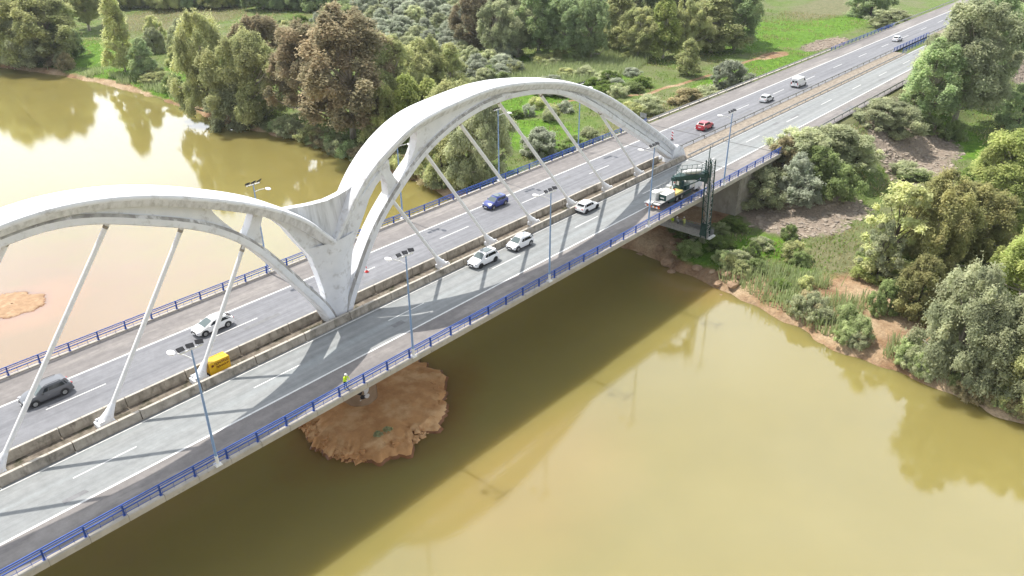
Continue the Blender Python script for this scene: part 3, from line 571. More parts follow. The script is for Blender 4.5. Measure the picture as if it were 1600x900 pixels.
# ------------------------------------------------------------------ cars
def paint(name, c): return mat(name, c, rough=.28, spec=.5, coat=.6)
P_ = {'white': paint('white_car_paint', (.80, .80, .80)), 'grey': paint('grey_car_paint', (.10, .104, .115)), 'blue': paint('blue_car_paint', (.008, .028, .22)), 'red': paint('red_car_paint', (.42, .015, .03)), 'silver': paint('light_car_paint', (.62, .63, .64))}
def car(name, label, cat, loc, heading, col, L=4.4, W=1.82, H=1.6, hood=.98, belt=1.02, cab=(-1.95, -1.55, .35, 1.15), wb=2.65, roof=None, glassroof=False, rails=False, cladding=False, darkwheel=False, van=False, trunk=None):
    o = thing(name, label, cat, loc, 0 if heading > 0 else math.pi, 'vehicles on the motorway')
    p = P_[col]; hw = W / 2; hl = L / 2; rb, rt, ft, fb = cab; trunk = trunk or belt
    st = [(-hl, .80, .70, .36), (-hl + .10, .93, trunk - .10, .26), (-hl + .45, .985, trunk, .22), (rb, .995, trunk + .0, .20), (-.3, 1.0, belt, .20), (fb - .1, .995, belt - .01, .20), (fb + .25, .985, hood, .20), (hl - .55, .96, hood - .10, .22), (hl - .18, .88, hood - .24, .26), (hl - .02, .74, .62, .34)]
    rings = []
    for x, wf, zt, zb in st:
        w_ = hw * wf; zm = (zt + zb) / 2
        half = [(w_ * .80, zb), (w_ * .97, zb + .10), (w_, zm), (w_ * .985, zt - .16), (w_ * .90, zt - .03), (w_ * .55, zt + .02)]
        rings.append([(x, y, z) for y, z in half] + [(x, -y, z) for y, z in half[::-1]])
    MB().loft(rings).build('body', p, o, 35)
    # cabin
    def ring(x, wf, z): return (x, hw * wf, z)
    zr = H; bz = belt - .06
    wl, wu = .93, .72 if not van else .86
    low = [(rb, wl * .93, bz), (rb + .35, wl, bz), (0, wl, bz), (fb - .55, wl, bz), (fb, wl * .90, bz)]
    upp = [(rt, wu * .92, zr - .07), (rt + .25, wu, zr - .03), (0 - .2, wu, zr), (ft - .25, wu, zr - .025), (ft, wu * .90, zr - .08)]
    mid = [(a[0] * .28 + b_[0] * .72, a[1] * .28 + b_[1] * .72 + .028, a[2] * .28 + b_[2] * .72 + .02) for a, b_ in zip(low, upp)]
    cb = MB(); vs = []
    for lv in (low, mid, upp):
        for x, wf, z in lv: vs.append((x, hw * wf, z))
        for x, wf, z in lv[::-1]: vs.append((x, -hw * wf, z))
    n = 10; fs = []
    for i in range(2):
        for k in range(n): fs.append((i * n + k, i * n + (k + 1) % n, (i + 1) * n + (k + 1) % n, (i + 1) * n + k))
    b2 = len(vs); vs += [(x, 0, z + .035) for x, wf, z in upp]
    for k in range(4):
        fs.append((2 * n + k, 2 * n + k + 1, b2 + k + 1, b2 + k)); fs.append((2 * n + 9 - k, 2 * n + 8 - k, b2 + k + 1, b2 + k))
    fs.append((2 * n + 0, b2, 2 * n + 9)); fs.append((2 * n + 4, b2 + 4, 2 * n + 5))
    cb.add(vs, fs); cb.build('cabin', p, o, 32)
    # windows: patches 10 mm proud of the cabin sides
    def lerp3(a, b_, f): return tuple(a[i] * (1 - f) + b_[i] * f for i in range(3))
    def side(s, i, j, f0=.06, f1=.94, e0=.0, e1=.0, lo_=.16, hi_=.97):
        a, b_ = [(low[i][0], hw * low[i][1], low[i][2]), (low[j][0], hw * low[j][1], low[j][2])]; c_, d_ = [(mid[i][0], hw * mid[i][1], mid[i][2]), (mid[j][0], hw * mid[j][1], mid[j][2])]
        q = [lerp3(lerp3(a, c_, lo_), lerp3(b_, d_, lo_), f0 + e0), lerp3(lerp3(a, c_, lo_), lerp3(b_, d_, lo_), f1 - e1), lerp3(lerp3(a, c_, hi_), lerp3(b_, d_, hi_), f1), lerp3(lerp3(a, c_, hi_), lerp3(b_, d_, hi_), f0)]
        g = MB(); g.add([(x, s * (y + .012), z + .004) for x, y, z in q] + [(x, s * (y - .02), z) for x, y, z in q], [(0, 1, 2, 3), (7, 6, 5, 4), (0, 1, 5, 4), (1, 2, 6, 5), (2, 3, 7, 6), (3, 0, 4, 7)]); g.build('side_window', m_glass, o)
    for s in (-1, 1):
        if not van:
            side(s, 1, 2, .04, .97); side(s, 2, 3, .03, .90); side(s, 0, 1, .35, .86, .15)
        else: side(s, 3, 4, .05, .7); side(s, 2, 3, .45, .93)
    def panel(name, i, sx, f0, f1, m_, yw=.93):
        a = (low[i][0], hw * low[i][1] * yw, low[i][2]); c_ = (mid[i][0], hw * mid[i][1] * yw, mid[i][2]); d_ = (upp[i][0], hw * upp[i][1] * yw, upp[i][2])
        r = []
        for f in (f0, .72, f1):
            p_ = lerp3(a, d_, f) if f > .72 else lerp3(a, c_, f / .72); r.append(p_)
        g = MB(); dx = .014 * sx
        for x, y, z in r: g.add([], [])
        vs2 = []
        for off in (dx, -dx * 2):
            for x, y, z in r: vs2 += [(x + off, y, z + .012 * (1 if off == dx else 0)), (x + off, -y, z + .012 * (1 if off == dx else 0))]
        g.add(vs2, [(0, 1, 3, 2), (2, 3, 5, 4), (7, 6, 8, 9), (9, 8, 10, 11), (0, 2, 8, 6), (2, 4, 10, 8), (1, 7, 9, 3), (3, 9, 11, 5), (4, 5, 11, 10), (0, 6, 7, 1)]); g.build(name, m_, o)
    panel('windscreen', 4, 1, .10, .97, m_screen)
    if not van: panel('rear_window', 0, -1, .28, .95, m_glass, .84)
    else:
        g = MB()
        for s in (-1, 1): g.box((-hl + .02 + .03, s * .38, 1.42), (.06, .5, .42))
        g.box((-hl + .02, 0, 1.0), (.05, .03, 1.5)); g.build('rear_window', m_glass, o)
    if glassroof:
        g = MB(); g.add([(upp[1][0] + .2, hw * .52, zr + .02), (upp[3][0], hw * .52, zr + .02), (upp[3][0], -hw * .52, zr + .02), (upp[1][0] + .2, -hw * .52, zr + .02), (upp[1][0] + .2, hw * .52, zr - .05), (upp[3][0], hw * .52, zr - .05), (upp[3][0], -hw * .52, zr - .05), (upp[1][0] + .2, -hw * .52, zr - .05)], [(0, 1, 2, 3), (0, 1, 5, 4), (1, 2, 6, 5), (2, 3, 7, 6), (3, 0, 4, 7)]); g.v = [(x, y, z + .03) for x, y, z in g.v]; g.build('sunroof', m_screen, o)
    if rails:
        for s in (-1, 1): MB().tube([(rt + .3, s * hw * .68, zr - .01), (rt + .5, s * hw * .66, zr + .06), (ft - .3, s * hw * .66, zr + .06), (ft - .1, s * hw * .68, zr - .02)], .022, 6).build('roof_rail', m_dark, o)
    sp_ = MB(); sp_.box((rt - .06, 0, zr - .08), (.26, W * .62, .05)); sp_.build('spoiler', p, o)
    wr = .345
    for x in (wb / 2, -wb / 2):
        for s in (-1, 1):
            t_ = MB().tube([(x, s * (hw - .20), wr), (x, s * (hw - .03), wr), (x, s * (hw + .012), wr)], [wr, wr, wr * .93], 20).build('wheel', m_black, o, 50)
            r = MB(); r.tube([(x, s * (hw - .02), wr), (x, s * (hw + .024), wr)], [wr * .62, wr * .60], 16)
            for k in range(5):
                q = 2 * math.pi * k / 5; r.bar((x, s * (hw + .028), wr), (x + wr * .55 * math.cos(q), s * (hw + .028), wr + wr * .55 * math.sin(q)), .02, .06, 0, (0, 1, 0))
            r.build('rim', m_dark if darkwheel else m_galv, t_, 30)
            q = [2 * math.pi * k / 20 for k in range(20)]
            if True:
                pts = [math.pi * k / 12 for k in range(13)]; g = MB()
                o1 = [(x + (wr + .09) * math.cos(a), s * (hw + .004), wr + (wr + .09) * math.sin(a)) for a in pts]; i1 = [(x + (wr - .02) * math.cos(a), s * (hw + .004), wr + (wr - .02) * math.sin(a)) for a in pts]
                o2 = [(a, s * (hw - .06), c_) for a, _, c_ in o1]; i2 = [(a, s * (hw - .06), c_) for a, _, c_ in i1]
                for k in range(12):
                    j = 4 * k; g.add([o1[k], o1[k + 1], i1[k + 1], i1[k], o2[k], o2[k + 1], i2[k + 1], i2[k]], [(0, 1, 2, 3), (0, 1, 5, 4), (3, 2, 6, 7)])
                g.build('wheel_arch', m_dark, o)
    for s in (-1, 1):
        MB().box((0, s * (hw * .985), .27), (wb - .75, .07, .15 if cladding else .09)).build('sill', m_dark, o)
        mi = MB(); mi.ell((fb - .62, s * (hw + .09), belt + .02), (.11, .13, .09), 10, 6); mi.build('mirror', p if col != 'grey' else m_dark, o, 60)
        MB().box((hl - .24, s * hw * .66, hood - .28), (.30, .36, .13), rz=-s * .42).build('headlight', m_chrome, o)
        MB().box((-hl + .09, s * hw * (.60 if not van else .74), trunk - .20 if not van else 1.0), (.16, .30 if not van else .14, .13 if not van else .6), rz=s * .3 if not van else 0).build('tail_light', m_red, o)
        MB().box((wb * .02, s * (hw * .995), .78), (.16, .03, .03)).build('door_handle', m_chrome if col != 'white' else p, o)
    g = MB(); g.box((hl - .02, 0, .56), (.10, W * .42, .20)); g.box((hl - .06, 0, .36), (.14, W * .74, .14)); g.build('grille', m_dark, o)
    g = MB(); g.box((-hl + .05, 0, .36), (.16, W * .80, .18)); g.build('rear_bumper', m_dark if (cladding or van) else p, o)
    g = MB(); g.box((hl + .035, 0, .44), (.02, .5, .11)); g.build('number_plate', m_lampwhite, o)
    g = MB(); g.box((-hl - .02, 0, .74), (.02, .5, .11)); g.build('number_plate', m_lampwhite, o)
    return o
suv = dict(L=4.5, W=1.86, H=1.66, hood=1.05, belt=1.10, cab=(-2.02, -1.62, .30, 1.15), wb=2.66)
hat = dict(L=4.1, W=1.78, H=1.48, hood=.92, belt=.96, cab=(-1.86, -1.42, .35, 1.2), wb=2.56)
car('parked_car', 'grey crossover car with pale bonnet passing behind the leftmost long hanger', 'car', (16.6, 7.66, 0), -1, 'grey', **{**suv, 'rails': True, 'cladding': True})
bpy.data.objects['parked_car'].name = 'car'
car('car', 'white hatchback with rounded roof crossing behind a hanger above the yellow box', 'car', (33.75, 7.2, 0), -1, 'white', **{**hat, 'L': 4.45, 'H': 1.49, 'cab': (-2.1, -1.3, .2, 1.35), 'wb': 2.7, 'belt': 1.0})
car('car', 'white sport utility car with glass roof and black wheels, front towards the arch foot', 'car', (65.1, -3.95, 0), -1, 'white', **{**suv, 'glassroof': True, 'rails': True, 'cladding': True, 'darkwheel': True})
car('car', 'plain white hatchback following close behind the white car with the glass roof', 'car', (71.9, -4.2, 0), -1, 'white', **{**hat, 'H': 1.56, 'belt': 1.0})
car('car', 'white hatchback with black rear bumper and black wheels heading towards the inspection truck', 'car', (88.0, -3.35, 0), 1, 'white', **{**hat, 'H': 1.52, 'cladding': True, 'darkwheel': True, 'belt': 1.0})
car('car', 'bright blue crossover car with pale glass roof on the far carriageway', 'car', (80.3, 7.95, 0), -1, 'blue', **{**suv, 'L': 4.2, 'H': 1.58, 'wb': 2.6, 'cab': (-1.9, -1.5, .25, 1.1), 'glassroof': True})
car('car', 'red car driving away along the median guardrail past the end of the arch', 'car', (135.6, 4.0, 0), 1, 'red', **{**suv, 'L': 4.3, 'H': 1.56, 'wb': 2.6, 'cab': (-2.0, -1.45, .3, 1.2)})
car('car', 'light silver hatchback driving away between the red car and the white van', 'car', (162.2, 4.15, 0), 1, 'silver', **hat)
car('van', 'white panel van with split rear doors driving away ahead of the silver car', 'van', (179.3, 4.5, 0), 1, 'white', L=5.0, W=1.95, H=2.15, hood=1.15, belt=1.25, cab=(-2.46, -2.40, .95, 1.75), wb=3.2, van=True, trunk=1.3)
car('car', 'farthest white car, beside the purple railing of the second overpass', 'car', (248.3, 5.4, 0), 1, 'white', **hat)

# ------------------------------------------------------------------ yellow box, cone, panel, signs
o = thing('machine_box', 'bright yellow box with dark lettering standing in the median by a hanger foot', 'box', (29.75, -.78, -.12))
mb = MB(); mb.box((0, 0, 1.10), (2.15, 1.06, 1.32)); 
for x in (-1.08, 1.08):
    for y in (-.535, .535): mb.box((x, y, 1.1), (.05, .05, 1.36))
for z in (.44, 1.77):
    for y in (-.535, .535): mb.box((0, y, z), (2.1, .05, .05))
mb.build('housing', m_yellow, o)
rs = random.Random(5); mb = MB()
for z, x0, x1, h in ((1.45, -.5, .98, .30), (1.05, -.35, .95, .24)):
    x = x0
    while x < x1:
        w_ = .10 + .04 * rs.random()
        mb.box((x, -.537, z), (.04, .02, h)); mb.box((x + w_, -.537, z + (h * .2 if rs.random() < .5 else 0)), (.04, .02, h * (.6 if rs.random() < .5 else 1)))
        mb.box((x + w_ / 2, -.537, z + rs.choice((-.45, 0, .45)) * h), (w_ - .03, .018, .045)); x += w_ + .075
mb.box((-.75, -.537, 1.36), (.24, .02, .24))
mb.build('lettering', mat('dark_red_ink', (.16, .03, .01), rough=.6), o)
mb = MB(); mb.box((.72, .1, 1.775), (.42, .5, .03)); mb.build('hatch', mat('yellow_green_plate', (.6, .6, .02), rough=.5), o)
mb = MB()
for y in (-.4, .4): mb.box((0, y, .21), (2.2, .14, .42))
mb.box((0, 0, .3), (1.9, .7, .2)); mb.build('skid', m_dark, o)

o = thing('traffic_cone', 'small red and white traffic cone on a lane dash of the far carriageway', 'traffic cone', (53.72, 5.37, 0))
mb = MB(); mb.box((0, 0, .03), (.45, .45, .06)); mb.build('base', m_red, o)
mb = MB(); zs = [.06, .30, .31, .52, .53, .80]; rr = lambda z: .18 - .16 * z / .8
for a, b_, mi in ((.06, .30, 0), (.30, .55, 1), (.55, .82, 0)): mb.tube([(0, 0, a), (0, 0, b_)], [rr(a), rr(b_)], 14, mi)
mb.build('cone_body', [mat('cone_red', (.70, .06, .05), rough=.5), m_lampwhite], o, 40)
o = thing('delineator', 'tall red and white striped delineator panel standing in the lane behind the red car', 'road marker', (125.3, 5.0, 0))
mb = MB(); mb.box((0, 0, .06), (.5, .4, .12)); mb.build('base', m_black, o)
mb = MB()
for k in range(6): mb.slab([(-.16, .15 + .26 * k - .08), (.16, .15 + .26 * k + .08), (.16, .41 + .26 * k + .08), (-.16, .41 + .26 * k - .08)], lambda p, a: (a, p[0], p[1] + .1), -.03, .03, k % 2)
mb.build('panel', [mat('sign_red', (.55, .03, .03), rough=.5), m_lampwhite], o)
for x, y, s in ((130.5, 2.05, 'below the red car'), (179.5, 1.75, 'in front of the white van')):
    o = thing('marker_post', 'short white marker post on the median edge ' + s, 'marker post', (x, y, 0))
    mb = MB(); mb.box((0, 0, .5), (.12, .10, 1.0)); mb.build('post', m_lampwhite, o); mb = MB(); mb.box((0, 0, .86), (.125, .106, .14)); mb.build('band', m_dark, o)
o = thing('road_sign', 'small pale road sign on the far verge at the end of the blue railing', 'road sign', (131.5, 15.4, -.3))
mb = MB()
for y in (-.5, .5): mb.bar((0, y, 0), (0, y, 2.0), .07, .07)
mb.build('post', m_galv, o); mb = MB(); mb.box((-.05, 0, 1.75), (.04, 1.5, .9)); mb.build('plate', m_galv, o)

# ------------------------------------------------------------------ under-bridge inspection truck
T = thing('inspection_truck', 'white and dark green under-bridge inspection truck with its mast lowered over the railing', 'truck', (94.6, -10.55, 0))
mb = MB(); mb.box((6.2, -.4, .78), (12.0, .22, .34)); mb.box((6.2, .4, .78), (12.0, .22, .34)); mb.build('chassis', m_dark, T)
for ax, dbl in ((4.6, 1), (5.95, 1), (10.9, 0)):
    for s in (-1, 1):
        wv = MB().tube([(ax, s * .78, .5), (ax, s * 1.16, .5), (ax, s * 1.20, .5)], [.5, .5, .45], 20).build('wheel', m_black, T, 50)
        MB().tube([(ax, s * 1.10, .5), (ax, s * 1.225, .5)], [.30, .26], 14).build('rim', m_galv, wv, 40)
mb = MB(); mb.box((4.9, 0, 1.06), (9.4, 2.46, .16)); mb.build('bed', m_alu, T)
mb = MB(); mb.box((4.9, -1.24, .99), (9.2, .05, .22)); mb.box((4.9, 1.24, .99), (9.2, .05, .22)); mb.build('side_rail', m_dark, T)
mb = MB(); mb.box((-.15, .62, 1.05), (1.3, 1.15, .12)); mb.box((-.15, -.6, .98), (.5, 1.0, .1)); mb.build('rear_flap', m_truckwhite, T)
mb = MB()
for k in range(8): mb.box((-.35, -1.09 + .31 * k, .52), (.10, .31, .20), k % 2)
mb.build('crash_bar', [m_orange, m_lampwhite], T)
for s in (-1, 1): MB().box((-.3, s * 1.0, .72), (.10, .34, .14)).build('tail_light', m_red, T)
mb = MB(); mb.box((1.3, .62, 1.72), (1.5, 1.0, 1.15)); mb.build('cabinet', m_truckwhite, T)
mb = MB(); mb.box((2.6, -.62, 1.55), (2.5, 1.08, .85)); mb.box((2.6, -.62, 2.0), (2.6, 1.16, .08)); mb.build('cabinet', m_truckwhite, T)
mb = MB(); mb.box((1.32, -.62, 1.5), (.12, 1.14, 1.0)); mb.box((1.24, -.62, 1.75), (.06, .8, .12)); mb.build('green_panel', m_green, T)
mb = MB(); mb.box((1.20, -.62, 1.52), (.05, .62, .16)); mb.build('label_plate', m_truckwhite, T)
mb = MB()
for x, y, z, d in ((3.0, .7, 1.55, (1.1, .9, .85)), (4.3, .6, 1.45, (1.0, .9, .6)), (5.2, .75, 1.6, (.5, .7, .9))): mb.box((x, y, z), d)
mb.build('equipment', m_truckwhite, T)
mb = MB()
for x in (2.6, 3.3, 4.0, 4.7, 5.4): mb.bar((x, 1.15, 1.1), (x, 1.15, 2.5), .04, .04)
for z in (1.8, 2.5): mb.bar((2.6, 1.15, z), (5.4, 1.15, z), .04, .04)
mb.build('handrail', m_galv, T)
mb = MB(); mb.box((5.15, -.55, 1.32), (2.2, 1.25, .38)); mb.build('yellow_deck', mat('pale_yellow_board', (.75, .62, .22), rough=.6), T)
mb = MB(); mb.tube([(3.98, -1.0, 1.2), (3.98, -1.0, 2.15), (3.98, -1.0, 2.3)], [.13, .13, .06], 10); mb.build('fire_extinguisher', m_red, T, 50)
mb = MB(); mb.box((5.9, -.05, 2.75), (.10, .95, 1.1)); mb.build('sign_board', m_lampwhite, T)
mb = MB(); mb.box((5.84, -.05, 2.95), (.03, .42, .34)); mb.box((5.84, .2, 2.45), (.03, .2, .18)); mb.build('sign_mark', m_red, T)
mb = MB(); mb.tube([(6.9, 0, 1.1), (6.9, 0, 1.7)], .85, 16); mb.box((6.9, -.1, 2.6), (1.0, .9, 2.0)); mb.box((6.3, -.5, 2.4), (.5, .4, 1.7)); mb.bar((5.6, -.2, 2.0), (5.6, -.2, 3.9), .12, .12); mb.bar((5.6, .4, 2.0), (5.6, .4, 3.7), .12, .12); mb.build('turret', m_green, T)
mb = MB()
for x, y, z, d in ((7.9, .6, 1.7, (.7, .8, 1.2)), (7.7, -.9, 1.45, (1.0, .5, .6)), (3.0, -1.15, .75, (1.6, .25, .4)), (7.6, -1.15, .72, (1.8, .25, .45)), (1.6, 1.16, .7, (1.8, .2, .4))): mb.box((x, y, z), d)
for a, c2 in (((6.5, -.6, 2.2), (5.0, -1.2, 3.7)), ((7.2, .3, 2.0), (6.4, -.9, 3.9)), ((7.3, -.7, 1.6), (8.6, -3.3, 3.2)), ((7.0, -.5, 3.3), (8.7, -3.5, 2.6))): mb.tube([a, c2], [.12, .07], 8)
mb.build('machinery', m_green, T)
mb = MB(); mb.bar((3.9, -.7, 3.95), (7.7, -3.5, 4.05), .75, .5); mb.bar((4.6, -1.0, 3.5), (7.2, -3.0, 3.55), .3, .3); mb.box((4.0, -.75, 3.75), (.7, .7, .5)); mb.bar((6.8, -.2, 3.4), (6.5, -2.4, 3.8), .5, .5); mb.build('boom', m_green, T)
mb = MB(); mb.ell((0, 0, 0), (1.6, .48, .36), 14, 8); tk = mb.build('tank', m_truckwhite, T, 60); tk.location = (6.35, -2.35, 4.66); tk.rotation_euler = (0, 0, math.atan2(-2.8, 3.8))
mb = MB(); da = Vector((3.8, -2.8, 0)).normalized(); na = Vector((-da.y, da.x, 0)); p0 = Vector((4.5, -1.1, 4.2))
for s in (-.75, .75):
    for k in range(6): mb.bar(p0 + na * s + da * (.8 * k), p0 + na * s + da * (.8 * k) + Vector((0, 0, 1.25)), .045, .045)
    for z in (.6, 1.25): mb.bar(p0 + na * s + Vector((0, 0, z)), p0 + na * s + da * 4 + Vector((0, 0, z)), .045, .045)
for k in (0, 4):
    for z in (.6, 1.25): mb.bar(p0 - na * .75 + da * k + Vector((0, 0, z)), p0 + na * .75 + da * k + Vector((0, 0, z)), .045, .045)
mb.build('cage', m_green, T)
mb = MB(); mb.box((8.75, 0, 1.65), (1.0, 2.2, .9)); mb.bar((8.2, -.6, 2.2), (9.5, -.9, 2.4), .5, .4); mb.build('equipment', m_truckwhite, T)
cabm = MB(); cabm.loft([[(x, y, z) for y, z in ((-1.22, .55), (-1.22, 1.7), (-1.1, zt), (1.1, zt), (1.22, 1.7), (1.22, .55))] for x, zt in ((9.75, 2.55), (10.1, 2.75), (11.2, 2.75), (11.75, 1.9), (11.95, 1.6))]); cabm.build('cab', m_truckwhite, T, 30)
mb = MB(); mb.slab([(-1.0, 1.8), (1.0, 1.8), (.95, 2.6), (-.95, 2.6)], lambda p, a: (11.82 - (p[1] - 1.8) * .66 + a, p[0], p[1]), 0, .03); mb.build('windscreen', m_screen, T)
for s in (-1, 1):
    mb = MB(); mb.box((10.7, s * 1.19, 2.05), (.9, .06, .55)); mb.build('side_window', m_glass, T)
# mast: lattice over the railing, down under the deck
mx_, my_ = 9.7, -3.9
mb = MB(); cw, cd = .62, .42
for dx in (-cw, cw):
    for dy in (-cd, cd): mb.bar((mx_ + dx, my_ + dy, -6.6), (mx_ + dx - 1.0, my_ + dy, 6.2), .15, .15)
def mxat(z): return mx_ - (z + 6.6) / 12.8
for k in range(16):
    z0 = -6.3 + .78 * k; a, b_ = mxat(z0), mxat(z0 + .78)
    for dy in (-cd, cd):
        s = 1 if k % 2 else -1; mb.bar((a - s * cw, my_ + dy, z0), (b_ + s * cw, my_ + dy, z0 + .78), .07, .07, 1); mb.bar((a - cw, my_ + dy, z0), (a + cw, my_ + dy, z0), .07, .07, 1)
    for dx in (-cw, cw):
        s = 1 if k % 2 else -1; mb.bar((a + dx, my_ - s * cd, z0), (b_ + dx, my_ + s * cd, z0 + .78), .06, .06)
mb.build('mast', [m_green, m_alu], T)
mb = MB(); mb.bar((mxat(-6) + .1, my_ - .1, -6.4), (mxat(2.6) + .1, my_ - .1, 2.6), .32, .32); mb.bar((mxat(-6) - .28, my_, -6.4), (mxat(3.4) - .28, my_, 3.4), .2, .25); mb.box((mxat(5) + .1, my_ + .1, 4.6), (.6, .5, 1.4)); mb.build('mast_cylinder', m_alu, T)
mb = MB(); mb.box((mxat(4) - .4, my_ + .5, 3.6), (1.0, .9, 1.5)); mb.box((mx_ - .1, my_ + .1, -5.2), (1.5, 1.0, 2.0), taper=.75); mb.build('mast_head', m_green, T)
mb = MB(); mb.tube([(mxat(4) - .45, my_ + .2, 2.5), (mxat(8) - .15, my_ + .2, 8.3)], [.10, .06], 8); mb.build('whip_mast', m_green, T)
mb = MB(); mb.box((mx_ + .6, my_ + 4.8, -6.72), (1.9, 11.0, .14)); mb.build('platform', m_alu, T)
mb = MB()
for dx in (-.95, .95):
    for k in range(12):
        y = my_ - .6 + .99 * k; mb.bar((mx_ + .6 + dx, y, -6.65), (mx_ + .6 + dx, y, -5.5), .06, .06)
    for z in (-6.3, -5.9, -5.5): mb.bar((mx_ + .6 + dx, my_ - .6, z), (mx_ + .6 + dx, my_ + 10.3, z), .06, .06)
    mb.box((mx_ + .6 + dx, my_ + 4.8, -6.18), (.02, 10.8, .95))
mb.build('guard_panel', m_alu, T)
mb = MB(); mb.box((mx_ + .5, my_ - .85, -6.6), (1.8, .4, .25)); mb.build('end_step', m_truckwhite, T)

# ------------------------------------------------------------------ people
def person(label, loc, rz, vest, lower, helmet, lean=.15, arm=.5, group=None):
    o = thing('person', label, 'person', loc, rz, group)
    J = {'pel': (0, 0, .93), 'waist': (.03 + lean * .3, 0, 1.10), 'chest': (lean * .8, 0, 1.34), 'neck': (lean + .02, 0, 1.50), 'head': (lean + .05, 0, 1.60), 'top': (lean + .07, 0, 1.73)}
    E = [('pel', 'waist'), ('waist', 'chest'), ('chest', 'neck'), ('neck', 'head'), ('head', 'top')]; Rd = {'pel': .15, 'waist': .145, 'chest': .165, 'neck': .062, 'head': .095, 'top': .075}
    for s, n in ((1, 'l'), (-1, 'r')):
        J.update({n + 'hip': (0, s * .10, .88), n + 'kn': (.04, s * .12, .48), n + 'an': (-.02 + .05 * s, s * .12, .08), n + 'toe': (.15 + .05 * s, s * .14, .04), n + 'sh': (lean * .95, s * .20, 1.42), n + 'el': (lean + .10 + .12 * arm, s * .27, 1.16), n + 'wr': (lean + .18 + .22 * arm, s * .20, 1.02 + .06 * arm), n + 'ha': (lean + .26 + .26 * arm, s * .19, 1.00 + .06 * arm)})
        E += [('pel', n + 'hip'), (n + 'hip', n + 'kn'), (n + 'kn', n + 'an'), (n + 'an', n + 'toe'), ('chest', n + 'sh'), (n + 'sh', n + 'el'), (n + 'el', n + 'wr'), (n + 'wr', n + 'ha')]
        Rd.update({n + 'hip': .095, n + 'kn': .065, n + 'an': .05, n + 'toe': .04, n + 'sh': .07, n + 'el': .048, n + 'wr': .034, n + 'ha': .036})
        for f in range(5):                                          # four fingers and a thumb
            b = J[n + 'ha']; k = f'{n}f{f}'; yy = (-.030 + .02 * f) if f < 4 else s * -.05
            J[k] = (b[0] + (.045 if f < 4 else .01), b[1] + yy, b[2] - .01); J[k + 't'] = (b[0] + (.085 - .006 * abs(f - 1.5) if f < 4 else .04), b[1] + yy * 1.1, b[2] - .04)
            E += [(n + 'ha', k), (k, k + 't')]; Rd[k] = .0095; Rd[k + 't'] = .008
    ks = list(J); me = bpy.data.meshes.new('skeleton'); me.from_pydata([J[k] for k in ks], [(ks.index(a), ks.index(b)) for a, b in E], [])
    tmp = bpy.data.objects.new('skeleton', me); COL.objects.link(tmp); md = tmp.modifiers.new('skin', 'SKIN'); sv = me.skin_vertices[0].data
    for i, k in enumerate(ks): sv[i].radius = (Rd[k], Rd[k]); sv[i].use_root = (k == 'pel')
    tmp.modifiers.new('sub', 'SUBSURF').levels = 1
    bm_ = bpy.data.meshes.new_from_object(tmp.evaluated_get(bpy.context.evaluated_depsgraph_get())); bm_.name = 'body'
    bpy.data.objects.remove(tmp); bm_.materials.clear()
    for m_ in (lower, vest, m_skin, m_black): bm_.materials.append(m_)
    for p in bm_.polygons:
        c_ = p.center; p.material_index = 3 if c_.z < .10 else 0 if (c_.z < .98 and abs(c_.y) < .19 and c_.x < .25 + lean) else 2 if (c_.z > 1.5 or c_.x > lean + .22 + .2 * arm) else 1; p.use_smooth = True
    b = bpy.data.objects.new('body', bm_); COL.objects.link(b); b.parent = o
    v = MB(); v.loft([[(x + a * math.cos(q), b_ * math.sin(q), z) for q in [2 * math.pi * k / 16 for k in range(16)]] for x, z, a, b_ in ((.02, .92, .175, .205), (.03 + lean * .3, 1.10, .165, .195), (lean * .8, 1.34, .175, .215), (lean * .95, 1.45, .12, .16))]); v.build('vest', vest, o, 60)
    h = MB(); h.ell((lean + .07, 0, 1.70), (.135, .115, .11), 14, 8); h.box((lean + .17, 0, 1.66), (.12, .17, .02)); h.build('helmet', helmet, o, 50)
    f = MB()
    for s in (-1, 1): f.ell((lean + .155, s * .035, 1.615), (.008, .014, .009), 8, 5)
    f.box((lean + .165, 0, 1.585), (.03, .02, .04)); f.box((lean + .155, 0, 1.545), (.01, .05, .012)); f.build('face', m_skin, o)
    return o
person('worker in hi vis yellow jacket and white helmet looking over the blue near railing', (36.3, -12.75, 0), R_(-75), m_hivis, m_navy, m_lampwhite)
pz = -6.65
for x, y, rz, l_, v_, lo_ in ((104.6, -8.3, 200, 'worker in green hi vis jacket on the hanging platform, farthest under the deck', m_hivis, m_hivis), (104.9, -9.2, 120, 'worker in pale grey clothes between two others on the hanging platform', m_alu, m_navy), (105.3, -10.1, 60, 'worker in pale yellow overalls on the hanging platform, nearest the mast', mat('pale_hi_vis', (.66, .70, .25), rough=.8), mat('pale_hi_vis_trousers', (.60, .64, .25), rough=.8))):
    person(l_, (x, y, pz), R_(rz), v_, lo_, m_lampwhite)

